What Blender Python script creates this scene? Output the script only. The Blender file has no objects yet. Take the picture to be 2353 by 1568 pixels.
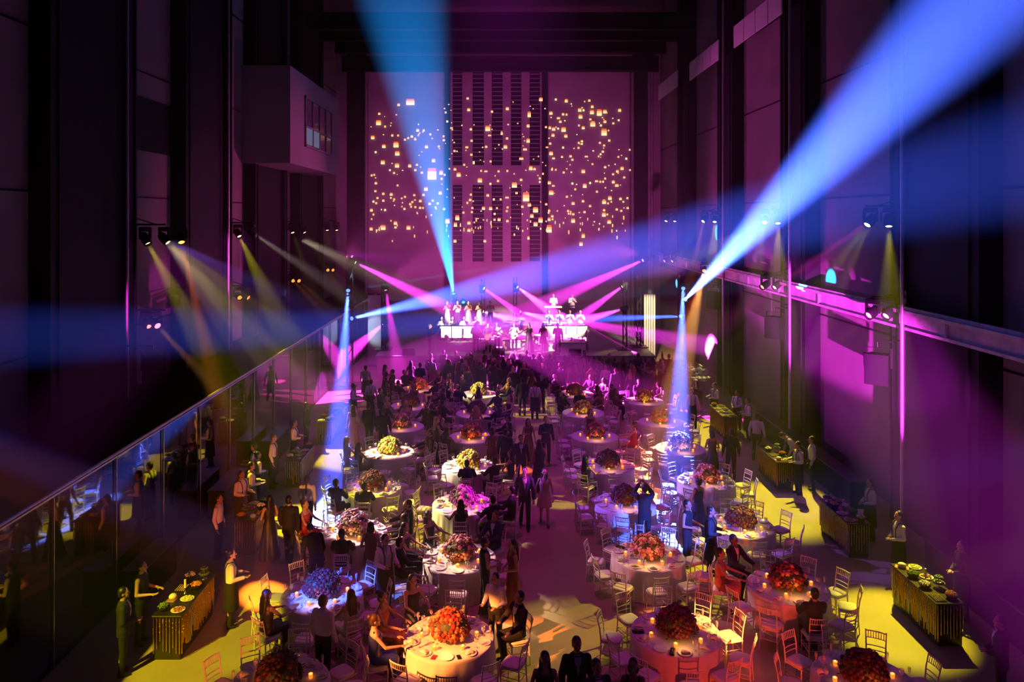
import bpy, math, random
from mathutils import Vector, Matrix, Euler
random.seed(7)
R=random.Random(11)
C=bpy.context.scene.collection
PI=math.pi
# ---------------------------------------------------------------- camera frame of the photograph (2353 x 1568)
F=1765.; H=9.2; VX=1150.; VY=500.
def P(px,py,Y): return Vector(((px-VX)*Y/F, Y, H-(py-VY)*Y/F))
def G(px,py,z=0.):
    Y=F*(H-z)/(py-VY); return P(px,py,Y)
cam=bpy.data.cameras.new('camera'); co=bpy.data.objects.new('camera',cam); C.objects.link(co)
co.location=(0,0,H); co.rotation_euler=(PI/2,0,0)
cam.sensor_width=36; cam.lens=36*F/2353; cam.shift_x=(1176.5-VX)/2353; cam.shift_y=-(784-VY)/2353
cam.clip_end=300
sc=bpy.context.scene; sc.camera=co

# ---------------------------------------------------------------- materials
MATS={}
def mat(n,c,r=.7,metal=0.,spec=.5,noise=0.,nscale=3.,emit=None,es=0.,bump=0.):
    if n in MATS: return MATS[n]
    m=bpy.data.materials.new(n); m.use_nodes=True; nt=m.node_tree
    b=nt.nodes['Principled BSDF']
    b.inputs['Base Color'].default_value=(*c,1); b.inputs['Roughness'].default_value=r
    b.inputs['Metallic'].default_value=metal; b.inputs['Specular IOR Level'].default_value=spec
    if noise or bump:
        tc=nt.nodes.new('ShaderNodeTexCoord'); nz=nt.nodes.new('ShaderNodeTexNoise')
        nz.inputs['Scale'].default_value=nscale; nz.inputs['Detail'].default_value=5
        nt.links.new(tc.outputs['Object'],nz.inputs['Vector'])
        if noise:
            rp=nt.nodes.new('ShaderNodeValToRGB')
            rp.color_ramp.elements[0].position=.3; rp.color_ramp.elements[1].position=.7
            rp.color_ramp.elements[0].color=(*[x*(1-noise) for x in c],1); rp.color_ramp.elements[1].color=(*[min(1,x*(1+noise)) for x in c],1)
            nt.links.new(nz.outputs['Fac'],rp.inputs['Fac']); nt.links.new(rp.outputs['Color'],b.inputs['Base Color'])
        if bump:
            bp=nt.nodes.new('ShaderNodeBump'); bp.inputs['Strength'].default_value=bump; bp.inputs['Distance'].default_value=.02
            nt.links.new(nz.outputs['Fac'],bp.inputs['Height']); nt.links.new(bp.outputs['Normal'],b.inputs['Normal'])
    if emit:
        b.inputs['Emission Color'].default_value=(*emit,1); b.inputs['Emission Strength'].default_value=es
        m.cycles.emission_sampling='NONE'
    MATS[n]=m; return m
def glassmat(n):
    if n in MATS: return MATS[n]
    m=bpy.data.materials.new(n); m.use_nodes=True; nt=m.node_tree; nt.nodes.clear()
    o=nt.nodes.new('ShaderNodeOutputMaterial'); mx=nt.nodes.new('ShaderNodeMixShader'); m2=nt.nodes.new('ShaderNodeMixShader')
    t=nt.nodes.new('ShaderNodeBsdfTransparent'); g=nt.nodes.new('ShaderNodeBsdfGlossy'); d=nt.nodes.new('ShaderNodeBsdfDiffuse'); lw=nt.nodes.new('ShaderNodeLayerWeight'); rp=nt.nodes.new('ShaderNodeMapRange')
    g.inputs['Roughness'].default_value=.25; d.inputs[0].default_value=(.95,.95,.95,1); lw.inputs[0].default_value=.35  # white diffuse mixed into the glass imitates its sparkle
    rp.inputs['To Min'].default_value=.14; rp.inputs['To Max'].default_value=.8; m2.inputs[0].default_value=.45
    nt.links.new(lw.outputs['Facing'],rp.inputs['Value']); nt.links.new(rp.outputs[0],mx.inputs[0])
    nt.links.new(g.outputs[0],m2.inputs[1]); nt.links.new(d.outputs[0],m2.inputs[2])
    nt.links.new(t.outputs[0],mx.inputs[1]); nt.links.new(m2.outputs[0],mx.inputs[2]); nt.links.new(mx.outputs[0],o.inputs[0])
    MATS[n]=m; return m
concrete_end=mat('end_wall_concrete',(.29,.26,.27),.9,spec=.2,noise=.16,nscale=.5,bump=.1)
concrete=mat('concrete_wall',(.24,.21,.22),.9,spec=.1,noise=.16,nscale=.5,bump=.1)
steel_dark=mat('painted_steel',(.014,.012,.018),.6,spec=.08,noise=.2,nscale=1.2)
steel_grey=mat('grey_steel',(.22,.2,.21),.5,noise=.25,nscale=1.5)
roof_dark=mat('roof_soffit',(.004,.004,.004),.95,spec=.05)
floor_m=mat('polished_floor',(.44,.35,.19),.5,noise=.14,nscale=.7,spec=.35)
black=mat('black_plastic',(.01,.01,.012),.75,spec=.2)
blackm=mat('black_metal',(.02,.02,.022),.35,metal=.6)
chrome=mat('chrome',(.8,.8,.8),.15,metal=1)
linen=mat('white_linen',(.78,.74,.68),.85,bump=.12,nscale=60)
ivory=mat('ivory_cushion',(.8,.75,.64),.7,bump=.05,nscale=40)
chairm=mat('pale_gilt_wood',(.84,.77,.66),.4,noise=.08,nscale=9)
china=mat('white_china',(.85,.84,.8),.2)
gold=mat('gold_bead',(.85,.55,.16),.28,metal=.9)
glassy=glassmat('thin_glass')
silver=mat('silver',(.75,.74,.72),.22,metal=1)

# ---------------------------------------------------------------- mesh builder
class MB:
    def __init__(s): s.v=[];s.f=[];s.m=[];s.s=[];s.M=Matrix.Identity(4);s.mi=0
    def add(s,vs,fs,smooth=False):
        b=len(s.v); s.v+= [tuple(s.M@Vector(p)) for p in vs]
        for f in fs: s.f.append(tuple(b+i for i in f)); s.m.append(s.mi); s.s.append(smooth)
    def box(s,a,b):
        (x0,y0,z0),(x1,y1,z1)=a,b
        v=[(x,y,z) for x in(x0,x1) for y in (y0,y1) for z in (z0,z1)]
        s.add(v,[(0,1,3,2),(4,6,7,5),(0,4,5,1),(2,3,7,6),(0,2,6,4),(1,5,7,3)])
    def bev(s,a,b,r=.02):            # a box with chamfered vertical and horizontal edges
        (x0,y0,z0),(x1,y1,z1)=a,b
        rings=[(z0,r),(z0+r,0),(z1-r,0),(z1,r)]; vs=[];fs=[]
        for z,d in rings:
            X0,X1,Y0,Y1=x0+d,x1-d,y0+d,y1-d
            vs+=[(X0+r,Y0,z),(X1-r,Y0,z),(X1,Y0+r,z),(X1,Y1-r,z),(X1-r,Y1,z),(X0+r,Y1,z),(X0,Y1-r,z),(X0,Y0+r,z)]
        for k in range(3):
            for i in range(8): fs.append((k*8+i,k*8+(i+1)%8,(k+1)*8+(i+1)%8,(k+1)*8+i))
        fs.append(tuple(reversed(range(8)))); fs.append(tuple(range(24,32)))
        s.add(vs,fs)
    def cyl(s,a,b,ra,rb=None,n=10,caps=True,smooth=True):
        a=Vector(a);b=Vector(b);rb=ra if rb is None else rb
        d=b-a
        if d.length<1e-6: return
        q=d.to_track_quat('Z','Y'); vs=[]
        for (c,r) in ((a,ra),(b,rb)):
            for i in range(n):
                t=2*PI*i/n; vs.append(c+q@Vector((r*math.cos(t),r*math.sin(t),0)))
        s.add(vs,[(i,(i+1)%n,n+(i+1)%n,n+i) for i in range(n)],smooth)
        if caps: s.add(vs,[tuple(reversed(range(n))),tuple(range(n,2*n))])
    def tube(s,pts,r,n=8):
        for i in range(len(pts)-1):
            r0=r[i] if isinstance(r,(list,tuple)) else r; r1=r[i+1] if isinstance(r,(list,tuple)) else r
            s.cyl(pts[i],pts[i+1],r0,r1,n)
    def bar(s,a,b,w,h):              # square bar along a->b
        a=Vector(a);b=Vector(b);d=b-a; q=d.to_track_quat('Z','Y'); vs=[]
        for c in (a,b):
            for x,y in ((-w,-h),(w,-h),(w,h),(-w,h)): vs.append(c+q@Vector((x/2,y/2,0)))
        s.add(vs,[(0,1,5,4),(1,2,6,5),(2,3,7,6),(3,0,4,7),(3,2,1,0),(4,5,6,7)])
    def lathe(s,prof,n=20,c=(0,0,0),smooth=True,close=True):
        vs=[];cx,cy,cz=c
        for r,z in prof:
            for i in range(n):
                t=2*PI*i/n; vs.append((cx+r*math.cos(t),cy+r*math.sin(t),cz+z))
        k=len(prof)
        s.add(vs,[(j*n+i,j*n+(i+1)%n,(j+1)*n+(i+1)%n,(j+1)*n+i) for j in range(k-1) for i in range(n)],smooth)
        if close: s.add(vs,[tuple(reversed(range(n))),tuple(range((k-1)*n,k*n))])
    def ell(s,c,r,n=12,k=8,rot=None):
        c=Vector(c); rx,ry,rz=(r,r,r) if not isinstance(r,(list,tuple)) else r
        vs=[Vector((0,0,-rz))]
        for j in range(1,k):
            p=-PI/2+PI*j/k
            for i in range(n):
                t=2*PI*i/n; vs.append(Vector((rx*math.cos(p)*math.cos(t),ry*math.cos(p)*math.sin(t),rz*math.sin(p))))
        vs.append(Vector((0,0,rz)))
        if rot is not None: vs=[rot@v for v in vs]
        vs=[c+v for v in vs]; L=len(vs)-1; fs=[]
        for i in range(n): fs.append((0,1+(i+1)%n,1+i)); fs.append((L,L-n+i,L-n+(i+1)%n))
        for j in range(k-2):
            for i in range(n): fs.append((1+j*n+i,1+j*n+(i+1)%n,1+(j+1)*n+(i+1)%n,1+(j+1)*n+i))
        s.add(vs,fs,True)
    def cap(s,a,b,ra,rb,n=10,fl=1.):  # tapered capsule
        s.cyl(a,b,ra,rb,n); s.ell(a,ra,n,6); s.ell(b,rb,n,6)
    def loft(s,rings,n=20):          # rings (z,cx,cy,rx,ry)
        vs=[]
        for z,cx,cy,rx,ry in rings:
            for i in range(n):
                t=2*PI*i/n; vs.append((cx+rx*math.cos(t),cy+ry*math.sin(t),z))
        k=len(rings)
        s.add(vs,[(j*n+i,j*n+(i+1)%n,(j+1)*n+(i+1)%n,(j+1)*n+i) for j in range(k-1) for i in range(n)],True)
        s.add(vs,[tuple(reversed(range(n))),tuple(range((k-1)*n,k*n))])
    def mesh(s,name,mats=()):
        me=bpy.data.meshes.new(name); me.from_pydata(s.v,[],s.f)
        for m in mats: me.materials.append(m)
        me.polygons.foreach_set('material_index',s.m); me.polygons.foreach_set('use_smooth',s.s); me.update()
        return me
def link(name,me,parent=None,loc=None,rz=None):
    o=bpy.data.objects.new(name,me); C.objects.link(o)
    if parent is not None: o.parent=parent
    if loc is not None: o.location=loc
    if rz is not None: o.rotation_euler=(0,0,rz)
    return o
SEEN={}
def tag(o,label,cat,group=None):
    w=label.split()
    if label in SEEN: print('DUP LABEL',label)
    if not 4<=len(w)<=16: print('LABEL LEN',len(w),label)
    SEEN[label]=1
    o['label']=label; o['category']=cat
    if group: o['group']=group
    return o
def thing(name,label,cat,loc=(0,0,0),rz=0,group=None):
    return tag(link(name,None,None,loc,rz),label,cat,group)
def struct(name,me):
    o=link(name,me); o['kind']='structure'; return o
def part(name,mb,mats,parent): return link(name,mb.mesh(name,mats if isinstance(mats,(list,tuple)) else [mats]),parent)
def remesh(mb,name,mats,vox=.012,smooth=True):
    me=mb.mesh(name,()); o=bpy.data.objects.new('tmp',me); C.objects.link(o)
    md=o.modifiers.new('r','REMESH'); md.mode='VOXEL'; md.voxel_size=vox; md.use_smooth_shade=True
    sm=o.modifiers.new('s','SMOOTH'); sm.factor=.5; sm.iterations=2
    dg=bpy.context.evaluated_depsgraph_get(); ev=o.evaluated_get(dg)
    out=bpy.data.meshes.new_from_object(ev); out.name=name
    C.objects.unlink(o); bpy.data.objects.remove(o); bpy.data.meshes.remove(me)
    out.materials.clear()
    for m in mats: out.materials.append(m)
    return out
ORD=['first','second','third','fourth','fifth','sixth','seventh','eighth','ninth','tenth','eleventh','twelfth','thirteenth','fourteenth','fifteenth','sixteenth','seventeenth','eighteenth','nineteenth','twentieth']
def spawn(name,label,cat,parts,loc,rz=0,group=None,scale=1.,over=None):
    """one thing with its own part objects; meshes shared. parts: (part name, mesh, key, parent index or None)"""
    r=thing(name,label,cat,loc,rz,group)
    if scale!=1.: r.scale=(scale,)*3
    objs=[]
    for pn,me,key,pi in parts:
        o=link(pn,me,r if pi is None else objs[pi])
        if over and key in over:
            o.material_slots[0].link='OBJECT'; o.material_slots[0].material=over[key]
        objs.append(o)
    return r

# ================================================================ THE HALL
D=60.; ZC=27.
def sbox(n,a,b,m):
    k=MB(); k.box(a,b); return struct(n,k.mesh(n,[m]))
sbox('floor',(-13.4,-12,-.2),(13,60.4,0),floor_m)
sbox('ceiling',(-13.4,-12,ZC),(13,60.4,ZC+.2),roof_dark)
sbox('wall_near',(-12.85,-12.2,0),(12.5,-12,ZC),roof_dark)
# side walls: concrete bays
sbox('wall_left',(-13.4,-12,0),(-12.85,D,ZC),concrete)
sbox('wall_right',(12.5,-12,0),(13,D,ZC),concrete)
def column(x,side,y0,y1):
    k=MB(); s=side; w=.55
    xa=x; xb=x+s*w
    lo,hi=min(xa,xb),max(xa,xb)
    # built-up steel stanchion: two flanged legs and a recessed web with batten plates
    t=.55
    k.box((lo,y0,0),(hi,y0+t,ZC)); k.box((lo,y1-t,0),(hi,y1,ZC))
    m0,m1=(lo+.16,hi) if s>0 else (lo,hi-.16)
    k.box((m0,y0+t,0),(m1,y1-t,ZC))
    f=-s*.05
    for yy in (y0+.06,y0+t-.06,y1-t+.06,y1-.06):
        fx=lo if s>0 else hi
        k.box((min(fx,fx+f),yy-.05,0),(max(fx,fx+f),yy+.05,ZC))
    o=struct('column',k.mesh('column',[steel_dark])); return o
RC=[51.7,42.2,32.7,23.5,14.,4.5]
for y in RC: column(11.95,1,y-(2.7 if y>30 else 4.4),y)
LC=[53.2,44.2,35.1,25.9,16.7,7.5]
for y,t in zip(LC,(6.3,5.8,5.2,5,5,5)): column(-12.3,-1,y-t,y)
# horizontal shutter joints in the concrete bays
for sx,name in ((-12.85,'trim_left'),(12.46,'trim_right')):
    k=MB()
    for z in (5.4,9.9,14.4,18.9): k.box((sx,-12,z),(sx+.04,D,z+.05))
    struct(name,k.mesh(name,[steel_dark]))
# end wall with five tall louvred window strips
k=MB()
strips=[(1040,1062),(1086,1112),(1130,1155),(1174,1198),(1217,1241)]
px2x=lambda px: (px-VX)*D/F
px2z=lambda py: H-(py-VY)*D/F
upper=(px2z(380),px2z(165)); lower=(px2z(602),px2z(425))
xs=[-12.85]
for a,b in strips: xs+= [px2x(a),px2x(b)]
xs.append(12.5)
for i in range(0,len(xs),2): k.box((xs[i],D,0),(xs[i+1],D+.4,ZC))
for a,b in strips:
    x0,x1=px2x(a),px2x(b)
    k.box((x0,D,0),(x1,D+.4,lower[0])); k.box((x0,D,lower[1]),(x1,D+.4,upper[0])); k.box((x0,D,upper[1]),(x1,D+.4,ZC))
struct('wall_back',k.mesh('wall_back',[concrete_end]))
pane=mat('dark_window_pane',(.02,.02,.03),.25)
mull=mat('window_mullion',(.25,.22,.24),.5)
n=0
for a,b in strips:
    for z0,z1 in (lower,upper):
        n+=1; x0,x1=px2x(a),px2x(b)
        k=MB(); k.box((x0,D+.3,z0),(x1,D+.36,z1)); k.mi=1
        z=z0
        while z<z1: k.box((x0,D+.12,z),(x1,D+.3,z+.05)); z+=.34
        struct('window_%d'%n,k.mesh('window',[pane,mull]))
# pilasters that frame the end wall, a deep lintel and roof girders
k=MB()
for a,b,d in ((800,842,.5),(1452,1497,.5)): k.box((px2x(a),D-d,0),(px2x(b),D,22.))
struct('trim_1',k.mesh('trim',[steel_dark]))
k=MB()
for px in (1028,1252): k.box((px2x(px)-.22,D-.16,0),(px2x(px)+.22,D,px2z(160)))
struct('trim_2',k.mesh('trim',[steel_dark]))
k=MB()
for px in (845,1450,1488,1494): k.cyl((px2x(px),D-.7,0),(px2x(px),D-.7,21),.12,n=8)
struct('trim_3',k.mesh('trim',[steel_grey]))
for i,(yy,py,hh,dep) in enumerate(((57.5,163,.5,.5),(55,120,.45,.6),(51,92,.4,.5),(47,66,.4,.5))):
    z=H-(py-VY)*yy/F
    k=MB(); k.box((-11.9,yy,z),(11.9,yy+dep,z+.12)); k.box((-11.9,yy,z+hh+.5),(11.9,yy+dep,z+hh+.62)); k.box((-11.9,yy+dep*.4,z+.12),(11.9,yy+dep*.6,z+hh+.5))
    for x in range(-11,12,2): k.box((x-.05,yy,z+.12),(x+.05,yy+dep,z+hh+.5))
    struct('beam',k.mesh('beam',[steel_dark]))
# crane rail girder along the right wall
k=MB(); gx0,gx1=11.55,11.95
k.box((gx0,-5,6.43),(gx1,58,6.53)); k.box((gx0,-5,5.98),(gx1,58,6.06)); k.box((gx0+.12,-5,6.06),(gx0+.2,58,6.43)); k.box((gx0+.1,-5,6.53),(gx0+.2,58,6.62))
for y in range(-4,58,4): k.box((gx0+.02,y,6.06),(gx0+.12,y+.03,6.43))
struct('beam_right',k.mesh('beam_right',[mat('worn_steel_girder',(.6,.55,.57),.55,noise=.4,nscale=2.)]))
# vertical service pipes on the stanchions
for n,(x,y) in enumerate(((-12.15,25.),(11.45,21.9),(11.45,30.4),(11.45,39.5),(-12.15,34.3))):
    k=MB(); k.cyl((x,y,3.3 if x<0 else 0),(x,y,22),.055,n=10); struct('trim_%d'%(n+4),k.mesh('trim',[mat('pipe_steel',(.5,.48,.5),.35,metal=.5)]))
# left: upper ledge behind the glass
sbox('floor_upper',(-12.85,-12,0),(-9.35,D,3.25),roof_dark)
# projecting glazed box on the left wall
boxm=mat('pale_render',(.3,.26,.3),.85,spec=.15,noise=.06,nscale=1.)
k=MB(); bx0,bx1,by0,by1,bz0,bz1=-12.85,-10.43,38.1,49.75,11.9,16.75
k.box((bx0,by0,bz0),(bx1,by1,bz1)); 
o=struct('wall_bay_box',k.mesh('wall_bay_box',[boxm]))
wy=lambda px:-10.43*F/(px-VX)
y0,y1=wy(700),wy(760); z1=H+(500-222)*y0/F; z0=H+(500-335)*y0/F
k=MB(); k.box((bx1-.02,y0,z0),(bx1+.05,y1,z1)); k.mi=1
for t in (0,.25,.5,.75,1): yy=y0+(y1-y0)*t; k.box((bx1,yy-.05,z0-.05),(bx1+.1,yy+.05,z1+.05))
for t in (0,.4,1): zz=z0+(z1-z0)*t; k.box((bx1,y0-.05,zz-.05),(bx1+.1,y1+.05,zz+.05))
struct('window_11',k.mesh('window_11',[mat('blue_window_glass',(.03,.05,.08),.1,spec=.8),boxm]))
# dim lit room behind two of its lower panes
k=MB()
for t in (.02,.27): k.box((bx1+.05,y0+(y1-y0)*t+.08,z0+.12),(bx1+.06,y0+(y1-y0)*(t+.22)-.02,z0+(z1-z0)*.38))
w=struct('window_12',k.mesh('window_12',[mat('lit_room_pane',(.1,.15,.2),.4,emit=(.25,.42,.62),es=.28)]))
sbox('wall_vent_left',(-12.85,26.6,7.6+4.),(-12.77,30.,7.6+5.9),steel_dark)

# ---------------------------------------------------------------- glass partition along the left
gp=thing('glass_partition','long smoked glass partition with slim posts and steel handrail along the dark ledge','glass partition',(-9.13,0,0))
gm=bpy.data.materials.new('smoked_glass'); gm.use_nodes=True
nt=gm.node_tree; b=nt.nodes['Principled BSDF']; b.inputs['Base Color'].default_value=(.012,.012,.014,1); b.inputs['Roughness'].default_value=.03; b.inputs['IOR'].default_value=1.9; b.inputs['Specular IOR Level'].default_value=.75
ys=[8.+2.55*i for i in range(20)]
for i in range(len(ys)-1):
    k=MB(); k.box((-.03,ys[i]+.015,.08),(-.01,ys[i+1]-.015,3.5)); part('glass_panel',k,gm,gp)
    k=MB(); k.cyl((.03,ys[i],0),(.03,ys[i],3.5),.018,n=8); part('post',k,silver,gp)
k=MB(); k.cyl((.0,8,3.58),(.0,ys[-1],3.58),.045,n=12); k.box((-.06,8,3.5),(.04,ys[-1],3.54)); part('handrail',k,mat('rail_steel',(.5,.48,.5),.3,metal=1),gp)
k=MB(); k.box((-.08,8,0),(.02,ys[-1],.08)); part('base_channel',k,blackm,gp)

# ---------------------------------------------------------------- silver reflector panels up on the right wall
refl=mat('quilted_silver_foil',(.85,.83,.85),.5,metal=0.,bump=.6,nscale=3)
for (pa,pb,nm) in (((1512,232),(1556,193),'silver foil panel high on wall beside the end wall corner'),((1583,187),(1650,135),'silver foil panel high on the bay between the other two'),((1684,113),(1795,34),'largest silver foil panel high on wall nearest the camera')):
    X=11.4
    ya=X*F/(pa[0]-VX); yb=X*F/(pb[0]-VX)
    za=H+(VY-pa[1])*ya/F; L=ya-yb
    r=thing('reflector_panel',nm,'reflector panel',(X,yb,za),0,'foil reflector panels')
    nq=4
    for q in range(nq):
        k=MB(); a0=L*q/nq; a1=L*(q+1)/nq-.08
        k.bev((0,a0,-.0),(.08,a1,1.1),.03); part('foil_square',k,refl,r)
    k=MB(); k.box((.08,0,.05),(.12,L,.12)); k.box((.08,0,.95),(.12,L,1.02)); k.box((.12,L*.3,.4),(.55,L*.3+.06,.46)); k.box((.12,L*.7,.4),(.55,L*.7+.06,.46)); k.box((.08,L*.3,.05),(.12,L*.3+.06,1.02)); k.box((.08,L*.7,.05),(.12,L*.7+.06,1.02))
    part('frame',k,blackm,r)
# ================================================================ WHERE TABLES, COUNTERS AND PEOPLE STAND
V=Vector
TB={}
ROWN={'A':'glass-side outer row','B':'glass-side aisle row','C':'girder-side aisle row','D':'girder-side outer row'}
for k,x,ys in (('A',-4.,(13.9,17.2,20.6,24.,27.6,31.,34.4,37.8)),('B',-1.05,(15.45,19.05,22.6,26.05,29.5,33.1,36.7)),
               ('C',3.62,(15.6,19.15,22.7,26.1,29.6,33.2,36.7)),('D',6.62,(14.,17.55,21.05,24.6,28.05,31.7,35.3))):
    for i,y in enumerate(ys): TB[k+str(i+1)]=(x+R.uniform(-.06,.06),y)
def tname(t): return ORD[int(t[1:])-1]+' table of '+ROWN[t[0]]
def slot(t,i,r):
    a=i*PI/5; x,y=TB[t]; return Vector((x+r*math.sin(a),y+r*math.cos(a),0)),-a
SEATED={'A2':{6:'w_seat_dark',4:'w_seat_lace'},'A3':{5:'m_seat_dark',3:'w_seat_dark',8:'w_seat_red',2:'m_seat_dark'},'A4':{5:'m_seat_dark',6:'m_seat_navy'},
 'A5':{6:'w_seat_dark',7:'w_seat_blush',2:'m_seat_dark',3:'w_seat_lace'},'A6':{1:'m_seat_dark',2:'w_seat_dark',9:'m_seat_dark',0:'w_seat_blush'},
 'A7':{2:'m_seat_dark',3:'w_seat_dark',5:'m_seat_dark',6:'w_seat_blush',8:'m_seat_dark',0:'w_seat_dark'},'A8':{1:'w_seat_dark',2:'w_seat_lace',4:'m_seat_dark',6:'m_seat_dark',8:'w_seat_blush',9:'m_seat_dark'},
 'B1':{8:'w_seat_orange',7:'w_seat_blue',9:'w_seat_dark',2:'m_seat_dark'},'B2':{8:'w_seat_dark',7:'m_seat_dark',9:'w_seat_dark',1:'m_seat_shirt'},
 'B3':{5:'w_seat_dark',3:'m_seat_dark',4:'m_seat_dark'},'B4':{5:'m_seat_navy',4:'m_seat_dark',3:'w_seat_dark'},'B5':{6:'w_seat_dark',2:'m_seat_dark',3:'w_seat_dark',8:'m_seat_dark'},
 'B6':{1:'m_seat_dark',2:'w_seat_dark',4:'m_seat_dark',5:'w_seat_blush',7:'m_seat_dark'},'B7':{2:'w_seat_blush',3:'m_seat_dark',5:'w_seat_dark',6:'m_seat_dark',7:'w_seat_dark',9:'m_seat_dark'},
 'C4':{6:'w_seat_dark'},'C5':{0:'w_seat_dark',3:'w_seat_red'},'C6':{0:'m_seat_dark',1:'w_seat_dark',9:'m_seat_dark'},'C7':{1:'m_seat_dark',2:'w_seat_dark',4:'w_seat_dark',6:'m_seat_dark',9:'m_seat_dark'},
 'D2':{8:'w_seat_orange',9:'m_seat_dark',5:'m_seat_dark'},'D7':{0:'m_seat_dark',1:'w_seat_dark',8:'m_seat_dark',7:'w_seat_dark'}}
SKIP={'C1':(),'D1':(5,6,4),'A1':(4,5,6)}
CTR=[(-7.25,-6.6,15.9,17.8,-1,'fringed black buffet counter nearest the camera on the glass side','nearest glass-side counter'),(-7.27,-6.63,20.85,22.4,-1,'second fringed buffet counter on the glass side with red-lit end','second glass-side counter'),
     (-7.35,-6.75,26.1,27.9,-1,'third fringed buffet counter on the glass side, gold-lit','third glass-side counter'),(-7.45,-6.8,31.,33.,-1,'fourth fringed buffet counter crossed by the blue beam','blue-crossed counter'),
     (9.3,9.95,16.4,18.35,1,'fringed black buffet counter nearest the camera on the girder side','nearest girder-side counter'),(9.35,10.0,20.7,22.6,1,'fringed buffet counter with heaped green salad, girder side','salad-heaped girder-side counter'),
     (9.3,9.95,25.9,27.9,1,'fringed buffet counter with platters and loose shadow before it','platter counter girder side'),(9.2,9.85,31.7,33.9,1,'fringed canape counter furthest along the girder side','canape counter')]
def HP(px,py,h=1.75):                         # standing person from the head top in the photo
    Y=F*(H-h)/(py-VY); return V(((px-VX)*Y/F,Y,0))
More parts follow.
